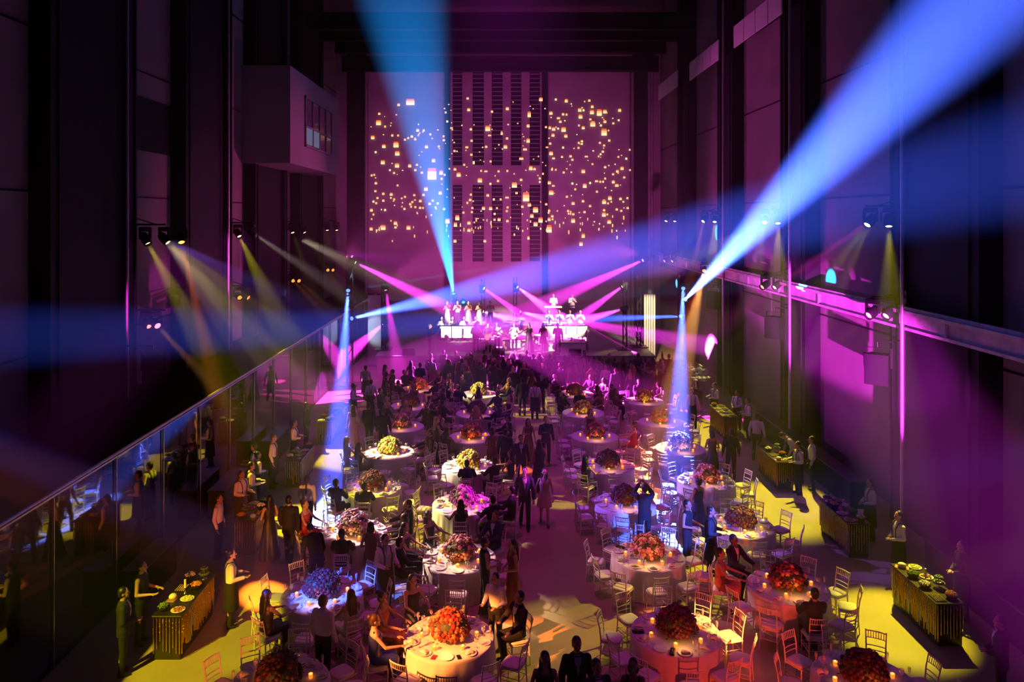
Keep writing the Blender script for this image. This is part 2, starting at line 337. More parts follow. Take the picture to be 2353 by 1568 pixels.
ST=[ # label, head px, rz, outfit, pose, top, hair, colour, skin, fem, height
 ('waiter in black apron carrying a blue-lit tray beside the red floor pool',(530,1262),2.0,'waiter','tray','white','bun','black',0,True,1.74),
 ('waitress in white blouse standing behind the second buffet counter',(508,1137),PI/2,'shirtsleeves','stand','white','pony','black',1,True,1.7),
 ('woman in long black gown at the second buffet counter',(630,1140),-2.4,'gown','clasp','gown','long','black',1,True,1.7),
 ('man in black suit walking to stage past the second buffet counter',(665,1135),PI,'suit','walk','dark','short','black',1,False,1.8),
 ('waitress with long ponytail in white blouse seen from behind',(706,1093),PI,'shirtsleeves','walk','white','pony','black',1,True,1.7),
 ('waiter in white shirt bending over the second buffet counter',(560,1082),PI/2-.4,'waiter','tray','white','short','black',1,False,1.75),
 ('waiter in white shirt reaching behind the second buffet counter',(577,1062),PI/2+.3,'waiter','tray','white','short','black',0,False,1.75),
 ('waiter in pink-lit shirt at the service table by the glass',(563,1020),-PI/2,'waiter','tray','white','short','brown',0,False,1.75),
 ('waitress in pale blouse beside the pink-lit waiter at the glass',(592,1038),PI/2+.6,'waiter','clasp','white','bun','black',1,True,1.68),
 ('tall waiter in orange-lit white shirt before the third buffet counter',(628,998),PI/2,'waiter','stand','white','short','brown',0,False,1.8),
 ('waiter in white shirt behind the third buffet counter',(676,965),PI/2,'waiter','tray','white','short','black',1,False,1.75),
 ('guest in dark suit behind the fourth buffet counter',(706,925),PI/2,'suit','stand','dark','short','black',2,False,1.75),
 ('waiter with white sleeves serving behind the nearest glass-side buffet counter',(325,1290),PI/2,'vest','tray','dark','short','brown',0,False,1.78),
 ('shadowed waiter with white collar behind the nearest glass-side buffet counter',(283,1350),PI/2+.4,'suit','clasp','dark','short','black',1,False,1.75),
 ('man in white shirt standing back to us beside the blue-lit table',(742,1368),2.7,'shirtsleeves','stand','white','short','black',0,False,1.78),
 ('man in black suit leaning over the pink and blue lit table',(745,1218),-2.6,'suit','lean','dark','short','black',1,False,1.8),
 ('woman in brown brocade gown standing by the pink and blue table',(852,1200),PI,'gown','clasp','brown','bob','black',1,True,1.7),
 ('waiter in mauve-lit shirt and braces holding a blue tray',(885,1229),.7,'waiter','tray','white','short','black',1,False,1.78),
 ('waitress in dark waistcoat bringing a plate to the blush flower table',(1112,1233),1.9,'vest','tray','navy','short','black',1,False,1.72),
 ('woman in wine-red gown holding her clutch in the central aisle',(1172,1240),-1.2,'gown','clasp','wine','pony','black',1,True,1.72),
 ('waiter in white shirt bending at the orange spotlit table',(1148,1322),-.5,'shirtsleeves','tray','white','short','black',1,False,1.62),
 ('woman with dark hair cut off by the frame in the near aisle',(1262,1497),0,'gown','clasp','gown','long','black',1,True,1.72),
 ('man in dark suit and white shirt cut off by the frame',(1345,1480),.1,'suit','stand','dark','short','black',1,False,1.8),
 ('dark-haired guest cut off by the frame beside the suited man',(1394,1506),.3,'suit','clasp','char','short','brown',0,False,1.75),
 ('guest in black at the frame edge before the orange-rimmed table',(1437,1516),-.2,'gown','stand','gown','bob','black',1,True,1.68),
 ('man in black suit walking toward us in the central aisle',(1208,1074),0,'suit','walk','navy','short','black',0,False,1.8),
 ('woman in short pink dress walking beside the suited man',(1250,1077),0,'short','walk','blush','long','brown',0,True,1.68),
 ('man in open suit coming down the aisle past the red floor light',(1199,1000),.1,'suit','stand','navy','short','black',1,False,1.78),
 ('woman in dark gown in the aisle seen from behind',(1238,1010),PI,'gown','stand','gown','long','black',1,True,1.7),
 ('man in navy suit standing among tables at the aisle edge',(1156,985),PI-.2,'suit','stand','navy','short','black',1,False,1.78),
 ('woman in dark gown beside the navy-suited man at aisle edge',(1132,984),PI+.3,'gown','clasp','wine','bob','black',1,True,1.7),
 ('man with pale shirt raising a hand further up the aisle',(1250,957),.2,'suit','glass','dark','short','brown',0,False,1.78),
 ('woman with candlelit dress further up the aisle',(1216,962),.3,'gown','glass','brown','long','black',1,True,1.68),
 ('man in dark suit on the yellow-lit aisle floor near the dancers',(1200,868),PI,'suit','stand','dark','short','black',1,False,1.78),
 ('waiter in braces on the yellow-lit aisle floor near the dancers',(1229,876),PI,'waiter','stand','white','short','black',1,False,1.75),
 ('blonde woman in long dark gown taking a picture between tables',(1000,965),PI/2+.5,'gown','glass','gown','long','blonde',0,True,1.72),
 ('man in black suit standing back to us by the candle table',(912,926),PI,'suit','stand','dark','short','black',1,False,1.8),
 ('broad man in black suit next to him by the candle table',(948,924),PI-.2,'suit','clasp','dark','short','black',2,False,1.8),
 ('man in black suit walking to stage in the magenta lane',(843,925),PI,'suit','walk','dark','short','black',1,False,1.78),
 ('woman in magenta-lit pale gown in the lane by the buffet',(822,930),PI+.4,'gown','stand','pink','long','brown',0,True,1.68),
 ('waiter in white shirt walking up the lane beside the blue beam',(806,918),PI,'waiter','walk','white','short','black',1,False,1.76),
 ('waiter in orange-lit shirt at far end of the buffet lane',(856,873),PI,'waiter','stand','white','short','black',0,False,1.75),
 ('slim waiter walking to the magenta smoke by the stage',(840,840),PI,'waiter','walk','white','short','black',1,False,1.78),
 ('waiter carrying two plates beside the blue beam',(812,882),PI/2,'waiter','tray','white','short','black',1,False,1.75),
 ('waiter in white shirt near the tall white flowers',(1590,893),.1,'waiter','walk','white','short','black',0,False,1.75),
 ('waiter in white shirt leaning by the wall past the tall flowers',(1642,880),-PI/2+.4,'waiter','tray','white','short','black',0,False,1.75),
 ('waiter in braces behind the canape counter far end',(1660,897),-PI/2+.6,'waiter','clasp','white','short','black',1,False,1.75),
 ('waiter in white shirt behind the canape counter near end',(1712,915),-PI/2,'waiter','tray','white','short','black',1,False,1.75),
 ('heavy waiter in white shirt between the canape and salad counters',(1739,950),PI-.5,'shirtsleeves','stand','white','short','black',1,False,1.8),
 ('woman in black gown on the yellow floor by the canape counter',(1637,990),PI,'gown','clasp','gown','bob','black',1,True,1.7),
 ('man in black suit on the yellow floor by the canape counter',(1680,985),PI-.2,'suit','stand','dark','short','black',2,False,1.78),
 ('waiter in white shirt bending behind the salad counter',(1790,992),-PI/2,'waiter','lean','white','short','black',0,False,1.75),
 ('waiter in braces behind the middle of the salad counter',(1826,1008),-PI/2+.2,'waiter','tray','white','short','black',1,False,1.75),
 ('waiter in white shirt standing alone against the girder wall',(1866,1003),-PI/2-.3,'shirtsleeves','stand','white','short','black',1,False,1.8),
 ('woman in dark gown standing at the violet-lit outer table',(1605,1099),PI+.5,'gown','clasp','navy','bun','black',1,True,1.7),
 ('waiter in dark waistcoat with a tray beside the blue chairs',(1580,1150),.9,'vest','tray','dark','short','black',1,False,1.75),
 ('guest in patterned shirt carrying plates beside the dark violet table',(1632,1164),1.2,'waiter','tray','char','short','black',1,False,1.75),
 ('man in dark suit raising a phone by the violet-lit aisle table',(1481,1112),PI,'suit','phone','dark','short','black',1,False,1.8),
 ('shadowed waiter behind the salad bowl counter on girder side',(2000,1100),-PI/2,'waiter','clasp','white','short','black',1,False,1.75),
 ('shadowed waiter in grey-lit shirt beyond the nearest girder-side counter',(2066,1175),-PI/2,'waiter','clasp','white','short','black',0,False,1.75),
 ('shadowed waiter behind the nearest girder-side counter',(2222,1243),-PI/2,'waiter','clasp','char','short','brown',0,False,1.78),
 ('guest in black silhouetted on the yellow floor at the far edge',(2300,1415),-PI/2-.4,'suit','clasp','dark','short','black',1,False,1.75),
 ('woman in dark dress dancing apart beside the magenta smoke',(896,842),PI/2,'gown','dance_low','gown','long','black',1,True,1.76),
 ('man in black shirt dancing with her beside the magenta smoke',(908,846),-PI/2,'suit','dance_low','dark','short','black',1,False,1.76),
 ('woman in black skirt holding a glass apart from the crowd',(944,829),PI,'short','glass','gown','long','black',1,True,1.76),
 ('man in black suit beside the woman with the glass',(965,834),PI+.4,'suit','clasp','dark','short','black',1,False,1.76),
]

VAR=[('man in black suit','suit','dark','short',False),('man in navy suit','suit','navy','short',False),('man in charcoal suit','suit','char','short',False),('woman in black gown','gown','gown','long',True),('woman in short black dress','short','gown','bob',True),
     ('woman in wine-red gown','gown','wine','long',True),('woman in blush gown','gown','blush','bun',True),('woman in red dress','short','red','long',True),('woman in emerald dress','gown','emer','bob',True),('man in white shirt','shirtsleeves','white','short',False),('woman in pink dress','gown','pink','long',True),('woman in gold dress','short','gold','bun',True)]
WT=[9,7,4,7,3,2,1,1,.6,1.5,1,.6]
rows=[(34.9,(3.9,8.6),6),(36.0,(.9,8.9),11),(37.9,(-3.,9.3),15),(38.85,(-3.6,9.5),17),(39.8,(-3.9,9.6),17),(40.75,(-4.1,9.7),17),(41.7,(-4.2,9.5),17),(42.6,(-3.6,5.),11)]
pos=[]                                   # [x, y, fixed, key]
for t in SEATED:
    for s in SEATED[t]:
        p,_=slot(t,s,1.5); pos.append([p.x,p.y,True,None])
for e in ST:
    p=HP(e[1][0],e[1][1],e[10] if e[4]!='lean' else 1.55); pos.append([p.x,p.y,False,e[0]])
CR=[]
for ri,(y,(xa,xb),n) in enumerate(rows):
    for q in range(n):
        x=xa+(xb-xa)*(q+.5)/n+R.uniform(-.08,.08); yy=y+R.uniform(-.12,.12)
        if any((x-a)**2+(yy-b)**2<2.9 for a,b in TB.values()) or (abs(x-10)<.75 and abs(yy-42.3)<.8): continue
        if any((x-a)**2+(yy-b)**2<.4 for a,b,_,_ in pos): continue
        pos.append([x,yy,False,(q,ri)])
for it in range(60):
    for i,a in enumerate(pos):
        if a[2]: continue
        for b in pos:
            if b is a: continue
            dx,dy=a[0]-b[0],a[1]-b[1]; d2=dx*dx+dy*dy
            if d2<.66**2:
                d=max(.02,math.sqrt(d2)); k=(.67-d)*(1. if b[2] else .5); a[0]+=dx/d*k; a[1]+=dy/d*k
        for x,y in TB.values():
            dx,dy=a[0]-x,a[1]-y; d=math.hypot(dx,dy)
            if d<1.3: a[0]+=dx/d*(1.3-d); a[1]+=dy/d*(1.3-d)
        for c in CTR:
            x0,x1,y0,y1=c[0]-.36,c[1]+.36,c[2]-.36,c[3]+.36
            if x0<a[0]<x1 and y0<a[1]<y1:
                m=min((a[0]-x0,0),(x1-a[0],1),(a[1]-y0,2),(y1-a[1],3))[1]
                if m==0: a[0]=x0
                elif m==1: a[0]=x1
                elif m==2: a[1]=y0
                else: a[1]=y1
        if a[0]<-8.1 : a[0]=-8.1
        if a[0]>10.6: a[0]=10.6
        if a[1]>42.95: a[1]=42.95
SPOS={k:V((x,y,0)) for x,y,f,k in pos if isinstance(k,str)}
SPOS['waiter in white shirt bending behind the salad counter'].x+=.25
CROWD=[((x,y)+k,R.choices(VAR,WT)[0],R.choice(('stand','stand','glass','dance','dance_low','dance_low','clasp','phone') if k[1]>2 else ('stand','stand','clasp','glass')),(PI+R.uniform(-.5,.5)) if R.random()<.75 else R.uniform(-PI,PI)) for x,y,f,k in pos if isinstance(k,tuple)]
STAND=[(x,y) for x,y,f,k in pos if not f]
# ================================================================ TABLES, CHAIRS, PLACE SETTINGS
# chair (seat faces local -Y)
def rear_leg(s):
    k=MB(); k.tube([(s*.185,.215,0),(s*.178,.195,.25),(s*.172,.19,.455)],[.012,.015,.016],8); return k
def front_leg(s):
    k=MB(); k.tube([(s*.185,-.195,0),(s*.188,-.19,.2),(s*.185,-.185,.43)],[.011,.015,.017],8)
    for z in (.12,.3,.38): k.cyl((s*.187,-.19,z-.008),(s*.187,-.19,z+.008),.02,n=8)
    return k
def back_part():
    k=MB()
    def rail(z,y,r,bow):
        pts=[]
        for i in range(7):
            t=-1+i/3.; pts.append((t*.18,y+bow*(1-t*t),z))
        k.tube(pts,r,6)
    rail(.92,.266,.013,.03); rail(.80,.237,.009,.03); rail(.665,.21,.01,.025); rail(.58,.2,.009,.02)
    for s in (-1,1):
        k.tube([(s*.172,.19,.455),(s*.178,.215,.7),(s*.186,.27,.93)],[.016,.014,.011],8); k.ell((s*.186,.27,.935),.014,8,5)
    for i in range(7):
        t=-.78+i*.26; b=.03*(1-t*t); k.cyl((t*.18,.237+b,.80),(t*.18,.266+b,.92),.0075,n=6)
    return k
def stretch_part():
    k=MB()
    for z,x in ((.2,.187),(.27,.187)):
        for s in (-1,1): k.cyl((s*x,-.19,z),(s*x,.195,z),.008,n=6)
    k.cyl((-.187,-.19,.24),(.187,-.19,.24),.008,n=6); k.cyl((-.18,.195,.22),(.18,.195,.22),.008,n=6); k.cyl((-.187,-.19,.17),(.187,-.19,.17),.008,n=6)
    return k
def frame_part():
    k=MB(); k.bev((-.205,-.21,.42),(.205,.205,.455),.012); return k
def cushion():
    k=MB(); rings=[]
    for z,d in ((.456,.012),(.462,.0),(.482,-.004),(.498,.01),(.505,.05)):
        rings.append((z,.0,-.005,.205-d,.2-d))
    # superellipse loft
    vs=[];n=24
    for z,cx,cy,rx,ry in rings:
        for i in range(n):
            t=2*PI*i/n; c,s_=math.cos(t),math.sin(t); e=.45
            vs.append((cx+rx*math.copysign(abs(c)**e,c),cy+ry*math.copysign(abs(s_)**e,s_),z))
    q=len(rings)
    k.add(vs,[(j*n+i,j*n+(i+1)%n,(j+1)*n+(i+1)%n,(j+1)*n+i) for j in range(q-1) for i in range(n)],True)
    k.add(vs,[tuple(reversed(range(n))),tuple(range((q-1)*n,q*n))],True); return k
CH=[('seat_frame',frame_part().mesh('seat_frame',[chairm]),'w',None),('seat_cushion',cushion().mesh('seat_cushion',[ivory]),'c',None),
    ('backrest',back_part().mesh('backrest',[chairm]),'w',None),('stretcher',stretch_part().mesh('stretcher',[chairm]),'w',None)]
for s in (-1,1):
    CH.append(('leg',front_leg(s).mesh('front_leg',[chairm]),'w',None)); CH.append(('leg',rear_leg(s).mesh('rear_leg',[chairm]),'w',None))
kk=MB()
for q in (frame_part(),back_part(),stretch_part(),front_leg(1),front_leg(-1),rear_leg(1),rear_leg(-1)):
    b=len(kk.v); kk.v+=q.v; kk.f+=[tuple(b+i for i in f) for f in q.f]; kk.m+=q.m; kk.s+=q.s
q=cushion(); b=len(kk.v); kk.v+=q.v; kk.f+=[tuple(b+i for i in f) for f in q.f]; kk.m+=[1]*len(q.f); kk.s+=q.s
CHAIR1=kk.mesh('banquet_chair',[chairm,ivory])

CHP=[slot(t,s,1.46)[0] for t in SEATED for s in SEATED[t]]
for t in TB:
    near=TB[t][1]<24.8
    for i in range(10):
        occ=i in SEATED.get(t,{})
        if not occ and (i in SKIP.get(t,()) ): continue
        rr=1.46 if occ else R.uniform(1.2,1.35)
        j=0 if occ else R.uniform(-.09,.09)
        p,rz=slot(t,i+j,rr)
        if not occ:
            ok=False
            for dj in (0,.12,-.12,.24,-.24,.34,-.34):
                p,rz=slot(t,i+j+dj,rr)
                if all((p.x-x)**2+(p.y-y)**2>.27 for x,y in STAND) and all((p.x-q.x)**2+(p.y-q.y)**2>.26 for q in CHP): ok=True; break
            if not ok: continue
            rz+=R.uniform(-.2,.2)
        CHP.append(p)
        lab='gilt chair, ivory cushion, %s clockwise from stage, %s'%(ORD[i],tname(t))
        g='chairs around the %s'%tname(t)
        if near: spawn('banquet_chair',lab,'chair',CH,p,rz,g)
        else: tag(link('banquet_chair',CHAIR1,None,p,rz),lab,'chair',g)

# floor-length cloth with folds
def cloth_mesh(seed):
    r=random.Random(seed); n=144; k=MB(); vs=[]
    ph=[r.uniform(0,6.28) for _ in range(4)]
    prof=[(0,.765),(.45,.765),(.86,.765),(.893,.762),(.905,.75),(.91,.70),(.915,.55),(.925,.35),(.94,.15),(.95,.012)]
    for j,(rad,z) in enumerate(prof):
        a=max(0,(.74-z)/.74)
        for i in range(n):
            t=2*PI*i/n
            w=math.sin(17*t+ph[0])*.55+math.sin(29*t+ph[1])*.3+math.sin(8*t+ph[2])*.35
            rr=rad+a**.7*.035*w
            vs.append((rr*math.cos(t),rr*math.sin(t),z))
    L=len(prof); fs=[]
    for j in range(1,L-1):
        for i in range(n): fs.append((j*n+i,(j+1)*n+i,(j+1)*n+(i+1)%n,j*n+(i+1)%n))
    k.add(vs,fs,True); k.add(vs,[tuple(range(n,2*n))]); return k.mesh('tablecloth',[linen])
CLOTH=[cloth_mesh(s) for s in range(3)]
k=MB(); k.lathe([(.86,.72),(.87,.725),(.87,.755),(.86,.76)],36); TOP=k.mesh('tabletop',[mat('plywood',(.4,.27,.15),.6)])
k=MB(); k.cyl((0,0,0),(0,0,.72),.02,n=8); LEG=k.mesh('leg',[blackm])
LOOK={'B1':'bright orange spotlit','A2':'blue-lit','A3':'pink and blue lit','B3':'magenta-lit','C1':'orange-rimmed','C2':'dim pink','C3':'violet-lit','D4':'violet-lit','D5':'white-hot spotlit','D2':'dim','D3':'dark violet','A1':'pale'}
for i,t in enumerate(TB):
    x,y=TB[t]
    tag(link('tablecloth',CLOTH[i%3],None,(x,y,0),R.uniform(0,6)),('%s white floor-length cloth draped on %s'%(LOOK.get(t,'plain'),tname(t))),'tablecloth','white floor-length tablecloths')
    r=thing('round_table','round table hidden under its cloth, %s'%tname(t),'table',(x,y,0),0,'round banquet tables')
    link('tabletop',TOP,r)
    for sx,sy in ((1,1),(1,-1),(-1,1),(-1,-1)):
        o=link('leg',LEG,r); o.location=(sx*.55,sy*.55,0)

# flower domes
leafm=mat('dark_leaf',(.045,.09,.03),.6,noise=.4,nscale=8)
leafl=mat('bright_leaf',(.16,.28,.05),.6,noise=.4,nscale=8)
FC={n:mat('petal_'+n,c,.65) for n,c in dict(red=(.42,.025,.02),deep=(.09,.01,.012),orange=(.7,.16,.03),coral=(.8,.28,.18),pink=(.8,.3,.42),blush=(.85,.6,.52),cream=(.85,.78,.6),yellow=(.8,.7,.08),rust=(.24,.07,.03),violet=(.35,.08,.4),white=(.9,.88,.85),lime=(.45,.6,.08)).items()}
def flower_proto(seed,cols,hgt=.42,rad=.40,leaf=leafm):
    r=random.Random(seed); k=MB(); lf=MB()
    n=150
    for i in range(n):
        u=(i+.5)/n; ph=i*2.39996; cz=u; s=math.sqrt(1-cz*cz)
        jr=r.uniform(.88,1.06)
        p=Vector((rad*s*math.cos(ph)*jr,rad*s*math.sin(ph)*jr,.1+hgt*cz*jr))
        q=r.uniform(.028,.06); k.mi=r.randrange(len(cols))
        nrm=Vector((s*math.cos(ph),s*math.sin(ph),cz)).normalized(); ro=nrm.to_track_quat('Z','Y')
        k.ell(p,(q,q,q*.7),7,4,ro)                                       # closed heart
        for a in range(5):                                               # open petals
            t=a*2*PI/5+ph; d=ro@Vector((math.cos(t)*q*.85,math.sin(t)*q*.85,-q*.1)); k.ell(p+d,(q*.55,q*.55,q*.28),5,3,ro)
    for i in range(70):
        ph=r.uniform(0,6.28); cz=r.uniform(-.1,.95); s=math.sqrt(max(0,1-cz*cz))
        p=Vector((rad*s*math.cos(ph),rad*s*math.sin(ph),.1+hgt*cz)); d=Vector((math.cos(ph),math.sin(ph),r.uniform(-.2,.8))).normalized()
        t=d.cross(Vector((0,0,1))).normalized(); L=r.uniform(.05,.1); w=.022
        lf.add([p,p+d*L*.5+t*w,p+d*L,p+d*L*.5-t*w,p+d*L*.5+Vector((0,0,.012))],[(0,1,4),(1,2,4),(2,3,4),(3,0,4)])
    lf.ell((0,0,.1+hgt*.42),(rad*.9,rad*.9,hgt*.44),14,8)
    b=MB(); b.lathe([(.1,0),(.16,.004),(.24,.05),(.27,.1),(.25,.1)],24)
    return [('bowl',b.mesh('bowl',[mat('pewter',(.3,.28,.26),.35,metal=.8)]),'b',None),('foliage',lf.mesh('foliage',[leaf]),'l',None),('blooms',k.mesh('blooms',[FC[c] for c in cols]),'f',None)]
FL={'autumn':(flower_proto(1,['red','orange','rust','red','coral']),'orange and red'),
    'dark':(flower_proto(2,['deep','rust','deep','deep']),'dark red and rust'),
    'rusty':(flower_proto(8,['rust','red','deep','rust','coral']),'rust and red'),
    'pink':(flower_proto(3,['pink','blush','coral','rust']),'pink and blush'),
    'mixed':(flower_proto(4,['blush','cream','white','violet','coral'],.48,.42),'pink, cream and white'),
    'green':(flower_proto(5,['yellow','lime','rust','yellow'],leaf=leafl),'yellow and green'),
    'violet':(flower_proto(6,['violet','pink','deep','violet']),'violet and magenta'),
    'white':(flower_proto(7,['white','cream','blush','white'],.48,.42),'white and cream')}
FT={'A1':'dark','A2':'dark','A3':'mixed','A4':'dark','A5':'green','A6':'pink','A7':'dark','A8':'autumn','B1':'autumn','B2':'pink','B3':'violet','B4':'green','B5':'autumn','B6':'dark','B7':'green',
    'C1':'dark','C2':'pink','C3':'dark','C4':'dark','C5':'autumn','C6':'green','C7':'dark','D1':'dark','D2':'rusty','D3':'dark','D4':'pink','D5':'white','D6':'autumn','D7':'green'}
ZT=.767
flame=mat('candle_flame',(1,.6,.2),.5,emit=(1.,.42,.06),es=14.)
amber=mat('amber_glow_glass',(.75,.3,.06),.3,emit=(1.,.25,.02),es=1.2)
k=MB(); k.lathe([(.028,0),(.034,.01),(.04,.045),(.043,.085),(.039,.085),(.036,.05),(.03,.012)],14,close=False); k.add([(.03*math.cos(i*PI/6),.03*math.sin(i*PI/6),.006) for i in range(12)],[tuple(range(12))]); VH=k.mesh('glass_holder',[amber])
k=MB(); k.lathe([(.004,.03),(.013,.045),(.015,.062),(.009,.085),(.001,.105)],10); VF=k.mesh('flame',[flame])
k=MB(); k.lathe([(.07,0),(.075,.004),(.085,.006),(.135,.017),(.14,.021),(.134,.021),(.085,.011),(.001,.009)],28); PLATE=k.mesh('plate',[china])
k=MB(); k.lathe([(.036,0),(.036,.003),(.006,.008),(.004,.04),(.004,.085),(.012,.1),(.034,.125),(.042,.155),(.038,.2),(.036,.2),(.04,.155),(.032,.127),(.008,.104)],14,close=False); WINE=k.mesh('wine_glass',[glassy])
k=MB(); k.lathe([(.03,0),(.03,.003),(.005,.008),(.004,.07),(.014,.1),(.025,.16),(.024,.23),(.022,.23),(.023,.16),(.01,.1)],12,close=False); FLUTE=k.mesh('champagne_flute',[glassy])
def napkin(seed):
    r=random.Random(seed); k=MB(); n=14; vs=[]
    for j,(rad,z) in enumerate(((.085,.0),(.09,.012),(.06,.03),(.03,.045),(.001,.05))):
        for i in range(n):
            t=2*PI*i/n; q=rad*(1+.35*math.sin(3*t+seed)*(1-j*.15)+r.uniform(-.12,.12)); vs.append((q*math.cos(t),q*.8*math.sin(t),z+(r.uniform(-.006,.006) if 0<j<4 else 0)))
    k.add(vs,[(j*n+i,j*n+(i+1)%n,(j+1)*n+(i+1)%n,(j+1)*n+i) for j in range(4) for i in range(n)],True); k.add(vs,[tuple(reversed(range(n)))]); return k.mesh('napkin',[linen])
NAP=[napkin(s) for s in range(3)]
k=MB(); k.bev((-.12,-.05,0),(.12,.05,.05),.015); k.mi=1; k.box((-.11,-.004,.045),(.11,.004,.056)); k.ell((0,0,.055),.012,8,5); CLUTCH=k.mesh('clutch_bag',[mat('black_satin',(.015,.013,.02),.4),gold])
k=MB(); k.bev((-.05,-.08,0),(.05,.08,.004),.0015); CARD=k.mesh('menu_card',[mat('maroon_card',(.2,.03,.03),.6)])
k=MB(); k.bev((-.037,-.075,0),(.037,.075,.009),.003); k.mi=1; k.box((-.033,-.068,.0085),(.033,.068,.0095)); PHONE=k.mesh('phone',[black,mat('dark_screen',(.01,.01,.012),.1)])
BAGS=[('C1','clutch_bag',CLUTCH,PI+.314,'black clutch bag at the camera edge of the orange-rimmed table','bag'),
  ('C1','clutch_bag',CLUTCH,4.71,'black clutch bag at the aisle edge of the orange-rimmed table','bag'),
  ('B1','menu_card',CARD,PI+.314,'maroon menu card on the camera edge of the spotlit orange table','card'),
  ('B1','phone',PHONE,PI-.314,'black phone lying on the camera edge of the spotlit orange table','phone'),
  ('C2','clutch_bag',CLUTCH,5.34,'black clutch bag on the dim pink table beside the aisle','bag'),
  ('A5','clutch_bag',CLUTCH,PI+.314,'dark clutch bag before the yellow and green flowers','bag'),
  ('C5','clutch_bag',CLUTCH,5.97,'dark clutch bag beside the candlelit orange flowers','bag')]
for t in TB:
    x,y=TB[t]; T=tname(t)
    parts,cn=FL[FT[t]]
    spawn('flower_arrangement','low dome of %s flowers on %s'%(cn,T),'flowers',parts,(x,y,ZT),R.uniform(0,6),'flower domes on the tables')
    nv=6 if y<31 else 4
    off=R.uniform(0,.6)
    for q in range(nv):
        a=(q+off)*2*PI/nv; p=(x+.555*math.sin(a),y+.555*math.cos(a),ZT)
        spawn('votive_candle','lit amber votive, %s clockwise from stage around flowers, %s'%(ORD[q],T),'candle',[('glass_holder',VH,'h',None),('flame',VF,'f',None)],p,0,'votive candles on the %s'%T)
    if y>29: continue
    for q in range(10):
        a=q*PI/5; c,s=math.cos(a),math.sin(a)
        rr=.745+R.uniform(-.003,.004)
        if y<27: tag(link('dinner_plate',PLATE,None,(x+rr*s,y+rr*c,ZT)),'white plate at %s place clockwise from stage, %s'%(ORD[q],T),'plate','plates on the %s'%T)
        if y<25 and R.random()<.6: tag(link('napkin',R.choice(NAP),None,(x+rr*s,y+rr*c,ZT+.024),R.uniform(0,6)),'crumpled white napkin, %s place clockwise from stage, %s'%(ORD[q],T),'napkin','napkins on the %s'%T)
        b=a+.314; rg=.69
        if any(z[0]==t and abs(z[3]-b)<.1 for z in BAGS): continue
        tag(link('wine_glass',WINE,None,(x+rg*math.sin(b),y+rg*math.cos(b),ZT)),'clear wine glass at %s place clockwise from stage, %s'%(ORD[q],T),'glass','wine glasses on the %s'%T)
        if y<24.8:
            rg=.83
            if R.random()<.7: tag(link('champagne_flute',FLUTE,None,(x+rg*math.sin(b),y+rg*math.cos(b),ZT)),'slim flute at %s place clockwise from stage, %s'%(ORD[q],T),'glass','champagne flutes on the %s'%T)
for t,name,me,a,label,cat in BAGS:
    x,y=TB[t]; r_=.77
    tag(link(name,me,None,(x+r_*math.sin(a),y+r_*math.cos(a),ZT),(PI/2-a) if me is CLUTCH else -a),label,cat)
# ================================================================ PEOPLE
SK=[mat('skin_light',(.62,.38,.27),.55),mat('skin_tan',(.42,.24,.15),.55),mat('skin_brown',(.22,.11,.07),.5)]
HR={'black':mat('hair_black',(.012,.01,.01),.45),'brown':mat('hair_brown',(.06,.03,.015),.5),'blonde':mat('hair_blonde',(.55,.38,.18),.5),'grey':mat('hair_grey',(.35,.33,.32),.6)}
CL={'dark':mat('black_wool',(.012,.012,.016),.8),'navy':mat('navy_wool',(.018,.022,.06),.75),'char':mat('charcoal_wool',(.04,.038,.042),.8),
 'white':mat('white_cotton',(.78,.75,.72),.8),'lace':mat('ivory_lace',(.7,.64,.52),.8,noise=.25,nscale=40),'blush':mat('blush_silk',(.6,.32,.3),.5),'red':mat('red_dress_cloth',(.45,.03,.03),.6),
 'wine':mat('wine_dress_cloth',(.16,.012,.03),.6),'blue':mat('blue_sequin',(.02,.03,.2),.35,noise=.5,nscale=70),'brown':mat('brown_brocade',(.2,.07,.035),.6,noise=.3,nscale=30),
 'orange':mat('rust_dress_cloth',(.5,.12,.04),.6),'gown':mat('black_gown_cloth',(.014,.012,.018),.5),'emer':mat('emerald_dress_cloth',(.02,.16,.1),.5),'pink':mat('pink_dress_cloth',(.6,.2,.35),.55),'gold':mat('gold_dress_cloth',(.5,.33,.1),.45),
 'shoe':mat('black_shoe',(.01,.01,.01),.3)}
CNAME={'dark':'black','navy':'navy','char':'charcoal','white':'white','lace':'ivory lace','blush':'blush','red':'red','wine':'wine-red','blue':'blue sequin','brown':'brown','orange':'rust-red','gown':'black','emer':'emerald','pink':'pink','gold':'gold'}
V=Vector
